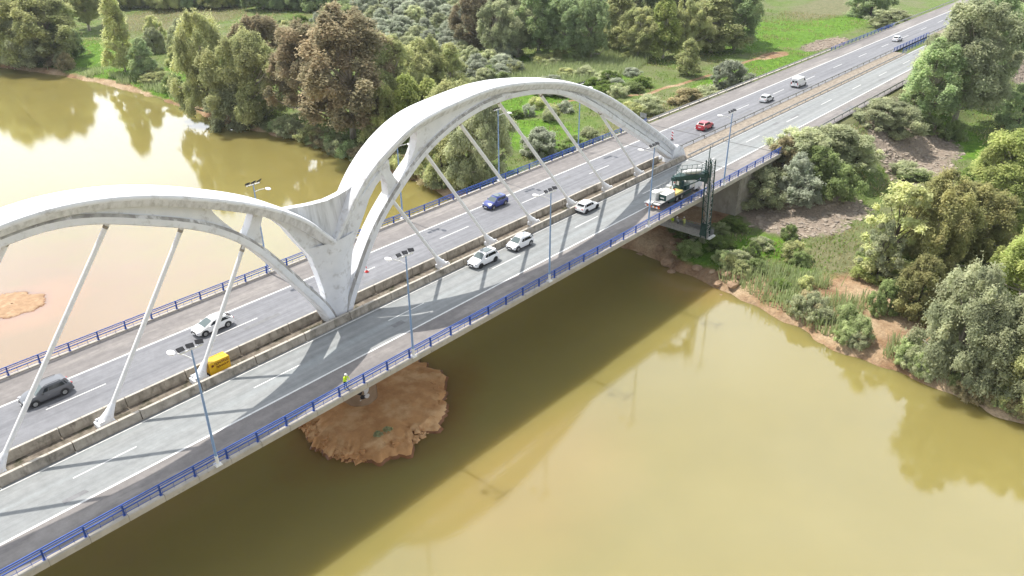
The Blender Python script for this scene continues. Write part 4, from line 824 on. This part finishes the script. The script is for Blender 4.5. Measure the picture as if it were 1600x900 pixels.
# ------------------------------------------------------------------ vegetation
def leaf_mat(name, c1, c2, c3):
    m = bpy.data.materials.new(name); m.use_nodes = True; t = m.node_tree; t.nodes.clear(); l = t.links.new
    a = N(t, 'ShaderNodeAttribute', attribute_name='tint'); s = N(t, 'ShaderNodeSeparateColor'); l(a.outputs['Color'], s.inputs[0])
    oi = N(t, 'ShaderNodeObjectInfo')
    x = N(t, 'ShaderNodeMix', data_type='RGBA'); x.inputs['A'].default_value = (*c1, 1); x.inputs['B'].default_value = (*c2, 1); l(s.outputs[0], x.inputs['Factor'])
    y = N(t, 'ShaderNodeMix', data_type='RGBA'); y.inputs['B'].default_value = (*c3, 1); l(x.outputs['Result'], y.inputs['A']); l(s.outputs[1], y.inputs['Factor'])
    mr = N(t, 'ShaderNodeMapRange', inp={'To Min': .82, 'To Max': 1.18}); l(oi.outputs['Random'], mr.inputs[0])
    mu = N(t, 'ShaderNodeMath', operation='MULTIPLY'); l(mr.outputs[0], mu.inputs[0]); l(s.outputs[2], mu.inputs[1])
    sc_ = N(t, 'ShaderNodeVectorMath', operation='SCALE'); l(y.outputs['Result'], sc_.inputs[0]); l(mu.outputs[0], sc_.inputs['Scale'])
    d = N(t, 'ShaderNodeBsdfDiffuse'); tr = N(t, 'ShaderNodeBsdfTranslucent'); ms_ = N(t, 'ShaderNodeMixShader', inp={'Fac': .5}); o = N(t, 'ShaderNodeOutputMaterial')
    l(sc_.outputs[0], d.inputs['Color']); l(sc_.outputs[0], tr.inputs['Color']); l(d.outputs[0], ms_.inputs[1]); l(tr.outputs[0], ms_.inputs[2]); l(ms_.outputs[0], o.inputs['Surface'])
    return m
LM = {'brown': leaf_mat('rusty_foliage', (0.305, 0.295, 0.188), (0.447, 0.371, 0.245), (0.556, 0.414, 0.278)),
      'olive': leaf_mat('olive_foliage', (0.447, 0.503, 0.247), (0.692, 0.692, 0.349), (0.800, 0.769, 0.419)),
      'dark': leaf_mat('dark_green_foliage', (0.323, 0.414, 0.221), (0.490, 0.597, 0.307), (0.723, 0.706, 0.373)),
      'yolive': leaf_mat('yellow_olive_foliage', (.34, .36, .16), (.50, .475, .22), (.60, .52, .25)),
      'lime': leaf_mat('lime_foliage', (0.377, 0.457, 0.152), (0.563, 0.608, 0.237), (0.685, 0.662, 0.291)),
      'silver': leaf_mat('silver_foliage', (0.389, 0.440, 0.318), (0.594, 0.624, 0.491), (0.624, 0.624, 0.553)),
      'grey': leaf_mat('grey_green_foliage', (0.399, 0.444, 0.272), (0.613, 0.643, 0.400), (0.722, 0.702, 0.439)),
      'green': leaf_mat('mid_green_foliage', (0.248, 0.323, 0.129), (0.376, 0.455, 0.200), (0.491, 0.526, 0.253)),
      'drybush': leaf_mat('dry_bush_foliage', (0.397, 0.358, 0.205), (0.589, 0.512, 0.307), (0.691, 0.576, 0.384)),
      'reed': leaf_mat('reed_foliage', (0.384, 0.474, 0.205), (0.563, 0.640, 0.333), (0.691, 0.666, 0.410)),
      'weeds': leaf_mat('weed_foliage', (.185, .275, .07), (.30, .40, .12), (.42, .45, .19)),
      'straw': leaf_mat('straw_foliage', (0.384, 0.346, 0.166), (0.563, 0.474, 0.269), (0.358, 0.358, 0.166))}
def leaf_mesh(name, C, Nn, sz, tint, ratio=.55, rg=None):
    """one diamond shaped leaf spray per row: centre, normal, size"""
    n = len(C); a = rg.normal(size=(n, 3)); a -= Nn * (a * Nn).sum(1, keepdims=True); a /= np.linalg.norm(a, axis=1, keepdims=True); b = np.cross(Nn, a)
    s = sz[:, None]; bend = Nn * s * .25
    V = np.stack([C - a * s, C + b * s * ratio - bend, C + a * s, C - b * s * ratio - bend], 1).reshape(-1, 3)
    me = bpy.data.meshes.new(name); me.vertices.add(4 * n); me.vertices.foreach_set('co', V.ravel())
    me.loops.add(4 * n); me.loops.foreach_set('vertex_index', np.arange(4 * n)); me.polygons.add(n); me.polygons.foreach_set('loop_start', np.arange(n) * 4)
    at = me.attributes.new('tint', 'FLOAT_COLOR', 'POINT'); at.data.foreach_set('color', np.repeat(np.c_[tint, np.ones(n)], 4, axis=0).ravel())
    me.update(calc_edges=True); return me
def crown(name, H, Rr, t0, prof, ncl, nlf, leaf, seed, rc=(.20, .34), droop=0.0, flat=.75):
    rg = np.random.default_rng(seed); lob = rg.random(6) * 6.28; cents = []; i = 0
    while len(cents) < ncl:
        t_ = t0 + (1 - t0) * rg.random(); th = rg.random() * 6.28
        env = np.interp(t_, prof[0], prof[1]) * (1 + .22 * math.sin(2 * th + lob[0]) + .22 * math.sin(3 * th + lob[1] + 6 * t_) + .18 * math.sin(5 * th + lob[2] - 9 * t_))
        r = Rr * env * (rg.random() ** .5 if rg.random() < .35 else .72 + .28 * rg.random())
        cents.append((r * math.cos(th), r * math.sin(th), H * t_ * (.94 + .1 * rg.random())))
    cents = np.array(cents); rad = Rr * (rc[0] + (rc[1] - rc[0]) * rg.random(ncl)); cb = .8 + .4 * rg.random(ncl); cw = rg.random(ncl)
    k = np.repeat(np.arange(ncl), (nlf * (rad / rad.mean()) ** 1.6).astype(int)); n = len(k)
    d = rg.normal(size=(n, 3)); d /= np.linalg.norm(d, axis=1, keepdims=True); rr = rg.random(n) ** .5 * (1 + .7 * rg.random(n) ** 4)
    off = d * (rr * rad[k])[:, None]; off[:, 2] *= flat; lump = 1 + .35 * np.sin(off * (5.0 / rad[k])[:, None] + k[:, None]).sum(1) / 3
    C = cents[k] + off * lump[:, None]; C[:, 2] -= droop * np.hypot(off[:, 0], off[:, 1]); C[:, 2] = np.maximum(C[:, 2], .1)
    Nn = d * .5 + rg.normal(size=(n, 3)) * .38 + np.array([0, .18, .75]); Nn /= np.linalg.norm(Nn, axis=1, keepdims=True)
    tint = np.c_[np.clip(.5 * rg.random(n) + .5 * cw[k], 0, 1), np.clip((rg.random(n) - .6) * 1.0 + .5 * (cw[k] - .55), 0, .8), cb[k] * (.85 + .3 * rg.random(n))]
    return leaf_mesh(name, C, Nn, leaf * (.55 + .9 * rg.random(n)), tint, .5, rg), cents, rad
def trunk(name, H, r0, cents, nb, seed, t0=.25, lean=.1):
    rg = np.random.default_rng(seed); mb = MB(); top = Vector((lean * H * .3, 0, H * .78)); mid_ = Vector((lean * H * .18 * math.cos(seed), lean * H * .18 * math.sin(seed), H * .4))
    mb.tube([(0, 0, -.5), (0, 0, .15), mid_ * .5, mid_, (mid_ + top) / 2, top], [r0 * 1.5, r0 * 1.1, r0 * .9, r0 * .7, r0 * .45, r0 * .15], 8)
    for j in rg.choice(len(cents), min(nb, len(cents)), replace=False):
        c = Vector(cents[j]); f = min(max((c.z / H) * .55, t0 * .6), .7); st = (mid_ * (f / .4)) if f < .4 else mid_.lerp(top, (f - .4) / .38); r = r0 * (.72 - .5 * f)
        m1 = st.lerp(c, .5) + Vector((0, 0, -.05 * H * rg.random())) + Vector(rg.normal(size=3)) * .02 * H
        mb.tube([st, m1, c], [r, r * .6, r * .18], 6)
    return mb
PT = ([0, .12, .3, .55, .8, 1.0], [.30, .50, .85, 1.0, .80, .36]); PR = ([0, .2, .5, .8, 1.0], [.75, .98, 1.0, .75, .25]); PC = ([0, .2, .4, .7, 1.0], [.7, 1.0, .92, .6, .15])
GEO = {}
def geo(key, n, H, Rr, t0, prof, ncl, nlf, leaf, r0, nb, bark, **k):
    GEO[key] = []
    for i in range(n):
        cm, ce, ra = crown('crown_' + key, H, Rr, t0, prof, ncl, nlf, leaf, hash_(key) + i, **k)
        cm.materials.append(LM['olive']); tb = trunk('trunk', H, r0, ce, nb, hash_(key) + 50 + i, t0) if nb else None; tm = None
        if tb:
            ob = tb.build('trunk', bark, None, 60); tm = ob.data; bpy.data.objects.remove(ob)
        V = np.empty(len(cm.vertices) * 3); cm.vertices.foreach_get('co', V); V = V.reshape(-1, 3)
        GEO[key].append((cm, tm, float(np.percentile(V[:, 2], 99.7)), float(np.mean([np.percentile(V[:, k_], 99.3) - np.percentile(V[:, k_], .7) for k_ in (0, 1)]) / 2)))
def hash_(s): return sum(ord(c) * (i + 3) for i, c in enumerate(s)) % 1000
geo('tall', 5, 18, 6.0, .22, PT, 150, 430, .21, .38, 34, m_bark, rc=(.10, .21), droop=.45, flat=1.05)
geo('slim', 3, 14, 3.2, .12, PC, 100, 320, .20, .22, 18, m_bark, rc=(.17, .32), droop=.35, flat=1.0)
geo('wide', 4, 13, 6.2, .13, PR, 150, 420, .20, .34, 26, m_bark, rc=(.10, .21), droop=.4, flat=.95)
geo('airy', 2, 11, 3.4, .12, PR, 60, 210, .18, .16, 26, m_barkd, rc=(.13, .24))
geo('round', 4, 6, 3.3, .05, PR, 100, 260, .155, .18, 8, m_barkd, rc=(.13, .24), flat=.85)
geo('bush', 4, 2.6, 2.0, .03, PR, 60, 170, .115, 0, 0, None, rc=(.15, .28), flat=.9)
VC = {}
def plant(kind, colour, x, y, h, wd, label, name='tree', cat='tree', group=None, rs=None, z=None):
    i = VC.get(kind, 0); VC[kind] = i + 1; cm, tm, H, Rr = GEO[kind][i % len(GEO[kind])]
    z = float(ground(np.array([x]), np.array([y]))[0]) if z is None else z
    o = thing(name, label, cat, (x, y, z), (i * 2.399) % 6.28, group)
    s = h / H; sw = wd / (2 * Rr)
    o.scale = (sw, sw, s)
    c = bpy.data.objects.new('crown', cm); COL.objects.link(c); c.parent = o; c.material_slots[0].link = 'OBJECT'; c.material_slots[0].material = LM[colour]
    if tm:
        t_ = bpy.data.objects.new('trunk', tm); COL.objects.link(t_); t_.parent = o
    return o
def at(kind, colour, bx, by, topy, wpx, label, name='tree', cat='tree', group=None, zg=-8.5):
    """stand a plant on the ground point seen at (bx, by); its height and width in metres come from the photo"""
    d = ray(bx, by); tt = np.arange(50, 620, .4); q = np.array([0, YCAM, HCAM]) + tt[:, None] * d; p = q[int(np.argmax(q[:, 2] < ground(q[:, 0], q[:, 1])))]
    dep = depth_of(p); d = ray(bx, topy); hd = math.hypot(p[0], p[1] - YCAM); h = HCAM + d[2] / math.hypot(d[0], d[1]) * hd - p[2]
    return plant(kind, colour, p[0], p[1], max(h, .6), wpx * dep / FPX, label, name, cat, group)
# trees one can point to: (kind, colour, base px, base py, top py, width px, label)
for a in [
    ('wide', 'olive', 20, 100, -25, 120, 'dense olive green tree at the left frame edge above the muddy bank'),
    ('tall', 'olive', 78, 96, -18, 105, 'tall yellowish green tree in the clump by the upper left bank'),
    ('wide', 'grey', 45, 104, 30, 80, 'lower grey green tree in front of the upper left clump'),
    ('wide', 'dark', 98, 92, 30, 56, 'dark green tree at the right end of the upper left clump'),
    ('tall', 'dark', 10, 70, -60, 90, 'dark tree at the back of the upper left clump'),
    ('tall', 'olive', 140, 48, -35, 70, 'olive tree behind the upper left clump at the edge of the meadow'),
    ('slim', 'olive', 196, 112, -6, 48, 'tall slender olive tree alone on the grassy bank'),
    ('slim', 'dark', 228, 122, 60, 40, 'short dark tree leaning beside the tall slender bank tree'),
    ('wide', 'olive', 333, 178, 18, 92, 'leafy olive tree at the water edge, first of the bank grove from the left'),
    ('wide', 'olive', 395, 190, 50, 115, 'spreading olive tree with bare white limbs over the water'),
    ('round', 'grey', 372, 200, 128, 75, 'low grey green tree drooping into the water under the spreading olive tree'),
    ('tall', 'brown', 415, 150, 25, 80, 'brownish olive tree behind the bank grove'),
    ('tall', 'brown', 492, 196, 38, 110, 'rusty brown tree on the bank, left of the largest eucalyptus'),
    ('tall', 'brown', 552, 216, 12, 150, 'largest rusty brown eucalyptus with forked pale trunk behind the bridge'),
    ('tall', 'olive', 612, 200, 58, 95, 'olive brown tree to the right of the largest eucalyptus'),
    ('wide', 'olive', 600, 225, 130, 70, 'yellowish young tree at the water edge above the arch'),
    ('slim', 'lime', 640, 225, 118, 62, 'bright lime green tree just left of the right arch'),
    ('slim', 'lime', 672, 215, 125, 60, 'lime green tree touching the right arch rib'),
    ('tall', 'olive', 668, 165, 58, 75, 'tall olive tree behind the lime green trees'),
    ('slim', 'olive', 705, 165, 70, 52, 'pointed olive tree behind the crest of the right arch'),
    ('tall', 'olive', 715, 262, 130, 95, 'dark olive tree seen through the right arch beside the river'),
    ('wide', 'grey', 752, 285, 150, 95, 'grey green tree seen through the right arch above the blue railing'),
    ('round', 'olive', 690, 285, 205, 80, 'low olive tree at the water seen through the right arch'),
    ('slim', 'olive', 1073, 118, 62, 36, 'small yellow green tree standing alone before the forest edge'),
    ('round', 'silver', 1141, 141, 95, 52, 'silvery round tree beside the far guardrail'),
    ('tall', 'grey', 1490, 196, 0, 125, 'tall pale barked eucalyptus beside the road at the upper right'),
    ('tall', 'dark', 1448, 188, 62, 95, 'leafy eucalyptus nearest the road at the upper right'),
    ('tall', 'dark', 1520, 150, -15, 95, 'dark eucalyptus behind the tall pale barked one'),
    ('tall', 'brown', 1535, 128, -30, 75, 'brownish eucalyptus at the back of the roadside group'),
    ('tall', 'dark', 1590, 62, -60, 70, 'dark tree in the upper right frame corner'),
    ('round', 'dark', 1590, 198, 128, 75, 'dark bush like tree at the right frame edge below the rocks'),
    ('airy', 'olive', 1385, 432, 280, 95, 'thin airy olive tree beside the sandy patch on the right bank'),
    ('airy', 'grey', 1368, 440, 340, 60, 'sparse grey green tree in front of the thin airy one'),
    ('wide', 'yolive', 1448, 425, 268, 120, 'big yellowish olive tree on the right bank'),
    ('wide', 'yolive', 1505, 400, 285, 120, 'yellowish olive tree joined to the big one on the right bank'),
    ('tall', 'lime', 1565, 350, 205, 125, 'bright green tree behind the right bank trees'),
    ('wide', 'lime', 1610, 330, 195, 110, 'bright green tree cut by the right frame edge'),
    ('wide', 'lime', 1590, 485, 342, 120, 'yellow green tree at the right frame edge'),
    ('round', 'yolive', 1430, 490, 400, 80, 'low yellowish tree between the sandy patch and the grey green trees'),
    ('wide', 'grey', 1488, 585, 408, 128, 'large grey green tree above the lower right shore'),
    ('wide', 'grey', 1566, 606, 462, 130, 'grey green tree leaning over the lower right shore'),
    ('round', 'olive', 1612, 640, 510, 105, 'grey green tree cut by the right frame edge above the shore'),
    ('round', 'green', 1378, 490, 437, 40, 'small bright green sapling on the sandy patch'),
]: at(*a)
for a in [
    ('round', 'grey', 1188, 322, 262, 82, 'dark grey green bush against the abutment wall'),
    ('round', 'silver', 1243, 300, 240, 50, 'silvery upright bush on the embankment'),
    ('bush', 'silver', 1255, 318, 275, 62, 'low silvery bush at the foot of the embankment'),
    ('round', 'grey', 1250, 255, 204, 88, 'broad olive bush at the road edge past the bridge'),
    ('round', 'grey', 1300, 245, 196, 95, 'broad bush in the middle of the embankment thicket'),
    ('round', 'drybush', 1222, 262, 215, 60, 'dry brownish bush by the end of the near railing'),
    ('bush', 'green', 1305, 310, 258, 62, 'yellow green bush above the rubble slope'),
    ('round', 'grey', 1335, 258, 215, 75, 'grey bush at the right end of the embankment thicket'),
    ('round', 'green', 1275, 285, 230, 60, 'green bush behind the silvery upright one'),
    ('round', 'grey', 1375, 195, 155, 80, 'long grey green bush on the verge before the roadside trees'),
    ('round', 'grey', 1408, 212, 165, 70, 'windblown grey bush beside the roadside trees'),
    ('bush', 'green', 1445, 205, 178, 50, 'bright green bush at the foot of the roadside trees'),
    ('round', 'silver', 843, 240, 200, 58, 'round silvery green bush on the grass seen through the right arch'),
    ('bush', 'grey', 1010, 175, 150, 60, 'grey bush on the far verge slope near the road sign'),
    ('bush', 'drybush', 1075, 160, 138, 55, 'dry bush on the far verge slope beside the silvery tree'),
    ('bush', 'olive', 985, 185, 160, 50, 'olive bush on the far verge near the arch end'),
    ('bush', 'grey', 1105, 158, 135, 50, 'grey green bush left of the silvery round tree'),
    ('round', 'grey', 1390, 42, 15, 60, 'broad grey bush on the far verge past the second overpass railing'),
    ('round', 'dark', 1360, 25, -25, 70, 'dark tree like bush at the top edge beside the far verge'),
    ('bush', 'grey', 920, 225, 200, 45, 'grey bush behind the far blue railing'),
    ('bush', 'green', 895, 235, 212, 45, 'green bush behind the far blue railing near the lamp post'),
    ('bush', 'green', 1040, 392, 362, 0, ''),
]:
    if a[5]: at(*a, name='bush', cat='bush')
rs = random.Random(21)
G1 = 'eucalyptus trees of the dark forest edge'
for row, (by0, top) in enumerate(((92, 100), (62, 112), (28, 110), (2, 95))):
    px = 745 + 17 * row
    while px < 1165:
        by = by0 + rs.uniform(-8, 8) - (px - 760) * .018; c_ = rs.choice(['dark', 'olive', 'dark', 'olive', 'grey'] + (['brown'] if px < 860 else ['lime', 'dark']))
        at(rs.choice(['tall', 'tall', 'slim']), c_, px, by, by - top * rs.uniform(.75, 1.12), rs.uniform(52, 78), 'tall eucalyptus in the dense forest edge above the reeds', group=G1); px += rs.uniform(30, 44)
G2 = 'silvery olive trees of the grove'
pts = []
while len(pts) < 62:
    x, y = rs.uniform(545, 800), rs.uniform(-6, 142)
    if y > 40 + (x - 545) * .45 + 40 or (x > 725 and 30 < y < 95 and rs.random() < .85) or (x < 640 and y > 95) or (x > 700 and y < 14): continue
    if all((x - a) ** 2 / 3 + (y - b) ** 2 * 2.0 > 190 for a, b in pts): pts.append((x, y))
for x, y in pts: at('round', 'silver' if rs.random() < .75 else 'grey', x, y, y - rs.uniform(24, 34), rs.uniform(32, 46), 'round silvery olive tree in the grove behind the right arch', group=G2)
G3 = 'dark trees behind the pale meadow'
for k in range(20):
    x = 150 + k * 17 + rs.uniform(-6, 6); at('wide', rs.choice(['dark', 'dark', 'olive']), x, rs.uniform(8, 15), -45 + rs.uniform(-15, 10), rs.uniform(42, 60), 'dark tree in the row behind the pale meadow', group=G3)
for k in range(8):
    x = 470 + k * 14 + rs.uniform(-4, 4); at('round', rs.choice(['dark', 'green']), x, rs.uniform(4, 20), rs.uniform(-40, -15), rs.uniform(35, 50), 'dark tree in the row behind the pale meadow', group=G3)
G4 = 'young trees between the bank trees'
for k in range(10):
    x, y = rs.uniform(238, 320), rs.uniform(62, 108); at('round', rs.choice(['grey', 'green', 'olive']), x, y, y - rs.uniform(30, 48), rs.uniform(26, 40), 'young green tree on the meadow left of the bank grove', group=G4)
G5 = 'shrubs on the green field'
n = 0
while n < 70:
    x, y = rs.uniform(440, 1010), rs.uniform(15, 190)
    if not ((x < 560 and y < 60) or (x > 700 and y > 92 + (0 if x > 820 else -30) and y < 205)): continue
    if x > 800 and y > 150 and rs.random() < .6: continue
    n += 1; at('bush', rs.choice(['green', 'grey', 'weeds', 'silver', 'olive', 'reed']), x, y, y - rs.uniform(10, 22), rs.uniform(18, 40), 'low shrub on the green field beyond the far railing', 'shrub', 'shrub', G5)
G6 = 'shrubs along the shores'
for (x0, y0, x1, y1, k, cs) in ((1235, 500, 1440, 590, 13, ['reed', 'reed', 'drybush', 'grey']), (1420, 590, 1600, 668, 26, ['grey', 'olive', 'drybush', 'reed']), (430, 212, 690, 300, 34, ['dark', 'olive', 'drybush', 'grey', 'brown']), (230, 135, 340, 172, 10, ['grey', 'olive', 'green']), (0, 92, 130, 118, 9, ['grey', 'drybush'])):
    for q in range(k):
        f = rs.random(); x = x0 + (x1 - x0) * f + rs.uniform(-8, 8); y = y0 + (y1 - y0) * f - rs.uniform(4, 34 if y0 > 300 else 16)
        at('bush', rs.choice(cs), x, y, y - rs.uniform(14, 30) * (1.2 if y0 > 300 else .9), rs.uniform(24, 46), 'low shrub growing along the river shore', 'shrub', 'shrub', G6)
G7 = 'weedy shrubs on the right bank'
for q in range(46):
    x, y = rs.uniform(1070, 1440), rs.uniform(345, 500)
    if y > 430 + (x - 1150) * .35 or (1270 < x < 1420 and 425 < y < 540) or (1150 < x < 1330 and y < 365): continue
    at('bush', rs.choice(['weeds', 'green', 'grey', 'reed', 'olive']), x, y, y - rs.uniform(12, 26), rs.uniform(24, 48), 'low weedy shrub on the grassy right bank', 'shrub', 'shrub', G7)
for q in range(24):
    x, y = rs.uniform(1330, 1600), rs.uniform(215, 470)
    if x < 1400 and y < 330: continue
    at('bush', rs.choice(['green', 'grey', 'olive', 'lime', 'weeds']), x, y, y - rs.uniform(16, 34), rs.uniform(30, 60), 'leafy undergrowth shrub between the right bank trees', 'shrub', 'shrub', 'undergrowth shrubs of the right bank')

# ------------------------------------------------------------------ grass, reeds, rubble: what nobody could count
def scatter(n, x0, x1, y0, y1, keep, seed):
    rg = np.random.default_rng(seed); x = rg.uniform(x0, x1, n); y = rg.uniform(y0, y1, n)
    v = (CR.T @ np.stack([x, y - YCAM, -8.5 - HCAM + 0 * x])); u = 800 + FPX * v[0] / v[2]; w_ = 450 + FPX * v[1] / v[2]
    k = (u > -60) & (u < 1680) & (w_ > -60) & (w_ < 760) & (shore_d(x, y) > .8); x, y = x[k], y[k]
    k = ~((np.abs(y) < 15.3) & (x > 112)); x, y = x[k], y[k]
    zn = zones(x, y); k = keep(x, y, zn, rg); return x[k], y[k], ground(x[k], y[k]), zn[k], rg
def blades(name, x, y, z, h, wd, col, rg, lean=.35):
    n = len(x); th = rg.random(n) * 6.28; hh = h * (.5 + .9 * rg.random(n)); ww = wd * (.6 + .8 * rg.random(n))
    b = np.stack([np.cos(th) * ww, np.sin(th) * ww, 0 * th], 1); c = np.stack([x, y, z - .05], 1); tp = c + np.stack([rg.normal(size=n) * lean * hh, rg.normal(size=n) * lean * hh, hh], 1)
    V = np.stack([c - b, c + b, tp + b * .35, tp - b * .35], 1).reshape(-1, 3); me = bpy.data.meshes.new(name); me.vertices.add(4 * n); me.vertices.foreach_set('co', V.ravel())
    me.loops.add(4 * n); me.loops.foreach_set('vertex_index', np.arange(4 * n)); me.polygons.add(n); me.polygons.foreach_set('loop_start', np.arange(n) * 4)
    tint = np.c_[rg.random(n), np.clip(rg.random(n) - .55, 0, 1), .8 + .4 * rg.random(n), np.ones(n)]
    a = me.attributes.new('tint', 'FLOAT_COLOR', 'POINT'); a.data.foreach_set('color', np.repeat(tint, 4, axis=0).ravel()); me.update(calc_edges=True); me.materials.append(LM[col])
    o = bpy.data.objects.new(name, me); COL.objects.link(o); return tag(o, kind='stuff')
def patchy(x, y, s, seed, lo): return vnoise(x, y, s, seed) > lo
x, y, z, zn, rg = scatter(420000, 84, 330, -75, 300, lambda x, y, q, r: (q[:, 0] < .4) & (q[:, 1] < .35) & (r.random(len(x)) < np.clip(60 / np.hypot(x, y + 66), .12, 1) * 1.1) & patchy(x, y, 5, 41, -.12), 51)
o = blades('grass', x, y, z, .42, .13, 'weeds', rg); tag(o, 'green grass and weeds covering the river banks and the field', 'grass')
x, y, z, zn, rg = scatter(160000, 84, 330, -75, 300, lambda x, y, q, r: (q[:, 1] < .4) & ((q[:, 2] > .3) | patchy(x, y, 7, 43, .2)) & (q[:, 0] < .7), 52)
o = blades('dry_grass', x, y, z, .5, .10, 'straw', rg); tag(o, 'pale dry grass in patches on the verges and banks', 'dry grass')
def reedzone(x, y, q, r):
    c = P(905, 108, -8.4); a = ((x - c[0]) / 30) ** 2 + ((y - c[1]) / 15) ** 2 < 1
    d = shore_d(x, y); b = (d < 6) & (d > .6) & (y < -20) & (y > -56) & patchy(x, y, 4, 44, -.15); e = (d < 5) & (d > .5) & (y > 118) & patchy(x, y, 4, 45, .0)
    c2 = P(1240, 460, -8.8); f = ((x - c2[0]) / 8) ** 2 + ((y - c2[1]) / 11) ** 2 < 1
    return a | ((b | e) & (r.random(len(x)) < .9)) | (f & patchy(x, y, 3, 46, -.1))
x, y, z, zn, rg = scatter(520000, 84, 240, -70, 240, reedzone, 53)
o = blades('reeds', x, y, z, 1.5, .09, 'reed', rg, .16); tag(o, 'tall pale green reeds along the shore and below the forest', 'reeds')
def rocks(name, x, y, z, s, seed, m_):
    rg = np.random.default_rng(seed); base = np.array([(-1, -1, -1), (1, -1, -1), (1, 1, -1), (-1, 1, -1), (-.7, -.7, .6), (.7, -.7, .6), (.7, .7, .6), (-.7, .7, .6)], float); V = []; F = []
    f0 = [(3, 2, 1, 0), (4, 5, 6, 7), (0, 1, 5, 4), (1, 2, 6, 5), (2, 3, 7, 6), (3, 0, 4, 7)]
    for i in range(len(x)):
        p = base * (1 + .35 * rg.normal(size=(8, 3))) * s * (.4 + 1.0 * rg.random() ** 2) * np.array([1.1, .8, .6]); a = rg.random() * 6.28; R2 = np.array([[math.cos(a), -math.sin(a), 0], [math.sin(a), math.cos(a), 0], [0, 0, 1]])
        V += list(map(tuple, p @ R2.T + np.array([x[i], y[i], z[i]]))); F += [tuple(8 * i + j for j in q) for q in f0]
    me = bpy.data.meshes.new(name); me.from_pydata(V, [], F); me.materials.append(m_); o = bpy.data.objects.new(name, me); COL.objects.link(o); return o
x, y, z, zn, rg = scatter(60000, 95, 300, -60, 60, lambda x, y, q, r: (q[:, 1] > .35) & (r.random(len(x)) < .75), 54)
tag(rocks('rubble', x, y, z, .36, 1, m_rubble), 'grey brown rubble heaps beside the embankment', 'rubble', kind='stuff')
xs = np.linspace(-24, 8, 700) + rng.normal(size=700) * .2; dd = rng.random(700) ** 1.3 * 4.2 - .3; xx = np.interp(xs, SH[:, 1], SH[:, 0]) + dd + .3
tag(rocks('shore_stones', xx, xs, ground(xx, xs) + .02, .34, 2, m_rock), 'small tan stones along the shore below the bridge', 'stones', kind='stuff')
ys = rng.uniform(-64, -22, 900); xx = np.interp(ys, SH[:, 1], SH[:, 0]) + rng.random(900) ** 1.6 * 2.2 - .3
tag(rocks('shore_clods', xx, ys, ground(xx, ys), .26, 3, m_rock), 'crumbled earth clods along the right shore', 'clods', kind='stuff')
ys = rng.uniform(40, 235, 1500); xx = np.interp(ys, SH[:, 1], SH[:, 0]) + rng.random(1500) ** 1.6 * 2.0 - .2
tag(rocks('bank_clods', xx, ys, ground(xx, ys), .34, 4, m_rock), 'crumbled brown earth along the far shore', 'clods', kind='stuff')
th = rng.random(520) * 6.28; oi = np.array(isl); c0 = oi.mean(0); dv = oi - c0; ang = np.arctan2(dv[:, 1], dv[:, 0]); k = np.argsort(ang); Rr_ = np.interp(np.where(th > np.pi, th - 2 * np.pi, th), np.r_[ang[k] - 6.283, ang[k], ang[k] + 6.283], np.r_[np.hypot(*dv[k].T)] .repeat(1).tolist() * 3)
f = .90 + .12 * rng.random(520); tag(rocks('island_clods', c0[0] + Rr_ * f * np.cos(th), c0[1] + Rr_ * f * np.sin(th), WZ + .75 - (f - .90) * 7, .34, 5, m_island), 'crumbled clay lumps around the island edge', 'clods', kind='stuff')
BL = 'tan boulders on the shore below the bridge'
bl = [(1010, 398, 1.3), (1030, 390, 1.6), (1022, 408, 1.1), (1045, 404, 1.9), (1052, 415, 1.2), (1066, 400, 1.2), (1075, 425, 1.0), (1088, 418, 1.3), (1098, 436, 1.2), (1112, 428, 1.0), (1124, 440, 1.4), (1135, 432, 1.8), (1146, 442, 1.6), (1158, 436, 1.5), (1172, 428, 1.2), (1128, 450, 1.0), (1000, 388, 1.1), (1050, 385, 1.0)]
rg = np.random.default_rng(9)
for px, py, s in bl:
    p = P(px, py, -10.2); bm = bmesh.new(); bmesh.ops.create_icosphere(bm, subdivisions=2, radius=s * .50)
    for v in bm.verts:
        q = v.co.copy(); f_ = 1 + .22 * math.sin(q.x * 3.1 / s + px) + .2 * math.sin(q.y * 4.3 / s + py) + .1 * rg.normal(); v.co = Vector((q.x * 1.25 * f_, q.y * f_, max(q.z * .62 * f_, -.3)))
    me = bpy.data.meshes.new('boulder'); bm.to_mesh(me); bm.free(); me.materials.append(m_rock); o = bpy.data.objects.new('boulder', me); COL.objects.link(o)
    o.location = (p[0], p[1], float(ground(p[0:1], p[1:2])[0]) + .1); tag(o, 'tan boulder on the shore below the bridge deck', 'boulder', BL)
IP = [(605, 672, 'on the island, nearest its rim'), (590, 680, 'on the island, left of the other tuft')]
for px, py, s in IP: at('bush', 'grey', px, py, py - 9, 16, 'small grey green tuft ' + s, 'shrub', 'shrub', zg=-9.8) if False else plant('bush', 'grey', P(px, py, -9.9)[0], P(px, py, -9.9)[1], .5, .9, 'small grey green tuft ' + s, 'shrub', 'shrub', z=-9.95)

# ------------------------------------------------------------------ thin air
hz = MB().box((0, 0, 0), (1, 1, 1)); hm = bpy.data.materials.new('air'); hm.use_nodes = True; t = hm.node_tree; t.nodes.clear()
pv = N(t, 'ShaderNodeVolumePrincipled', inp={'Density': 0.00009, 'Anisotropy': 0.2}); pv.inputs['Color'].default_value = (.92, .96, 1.0, 1); om = N(t, 'ShaderNodeOutputMaterial'); t.links.new(pv.outputs[0], om.inputs['Volume'])
ho = hz.build('haze', hm); ho.location = (130, 90, 22); ho.scale = (900, 900, 82); tag(ho, kind='stuff')
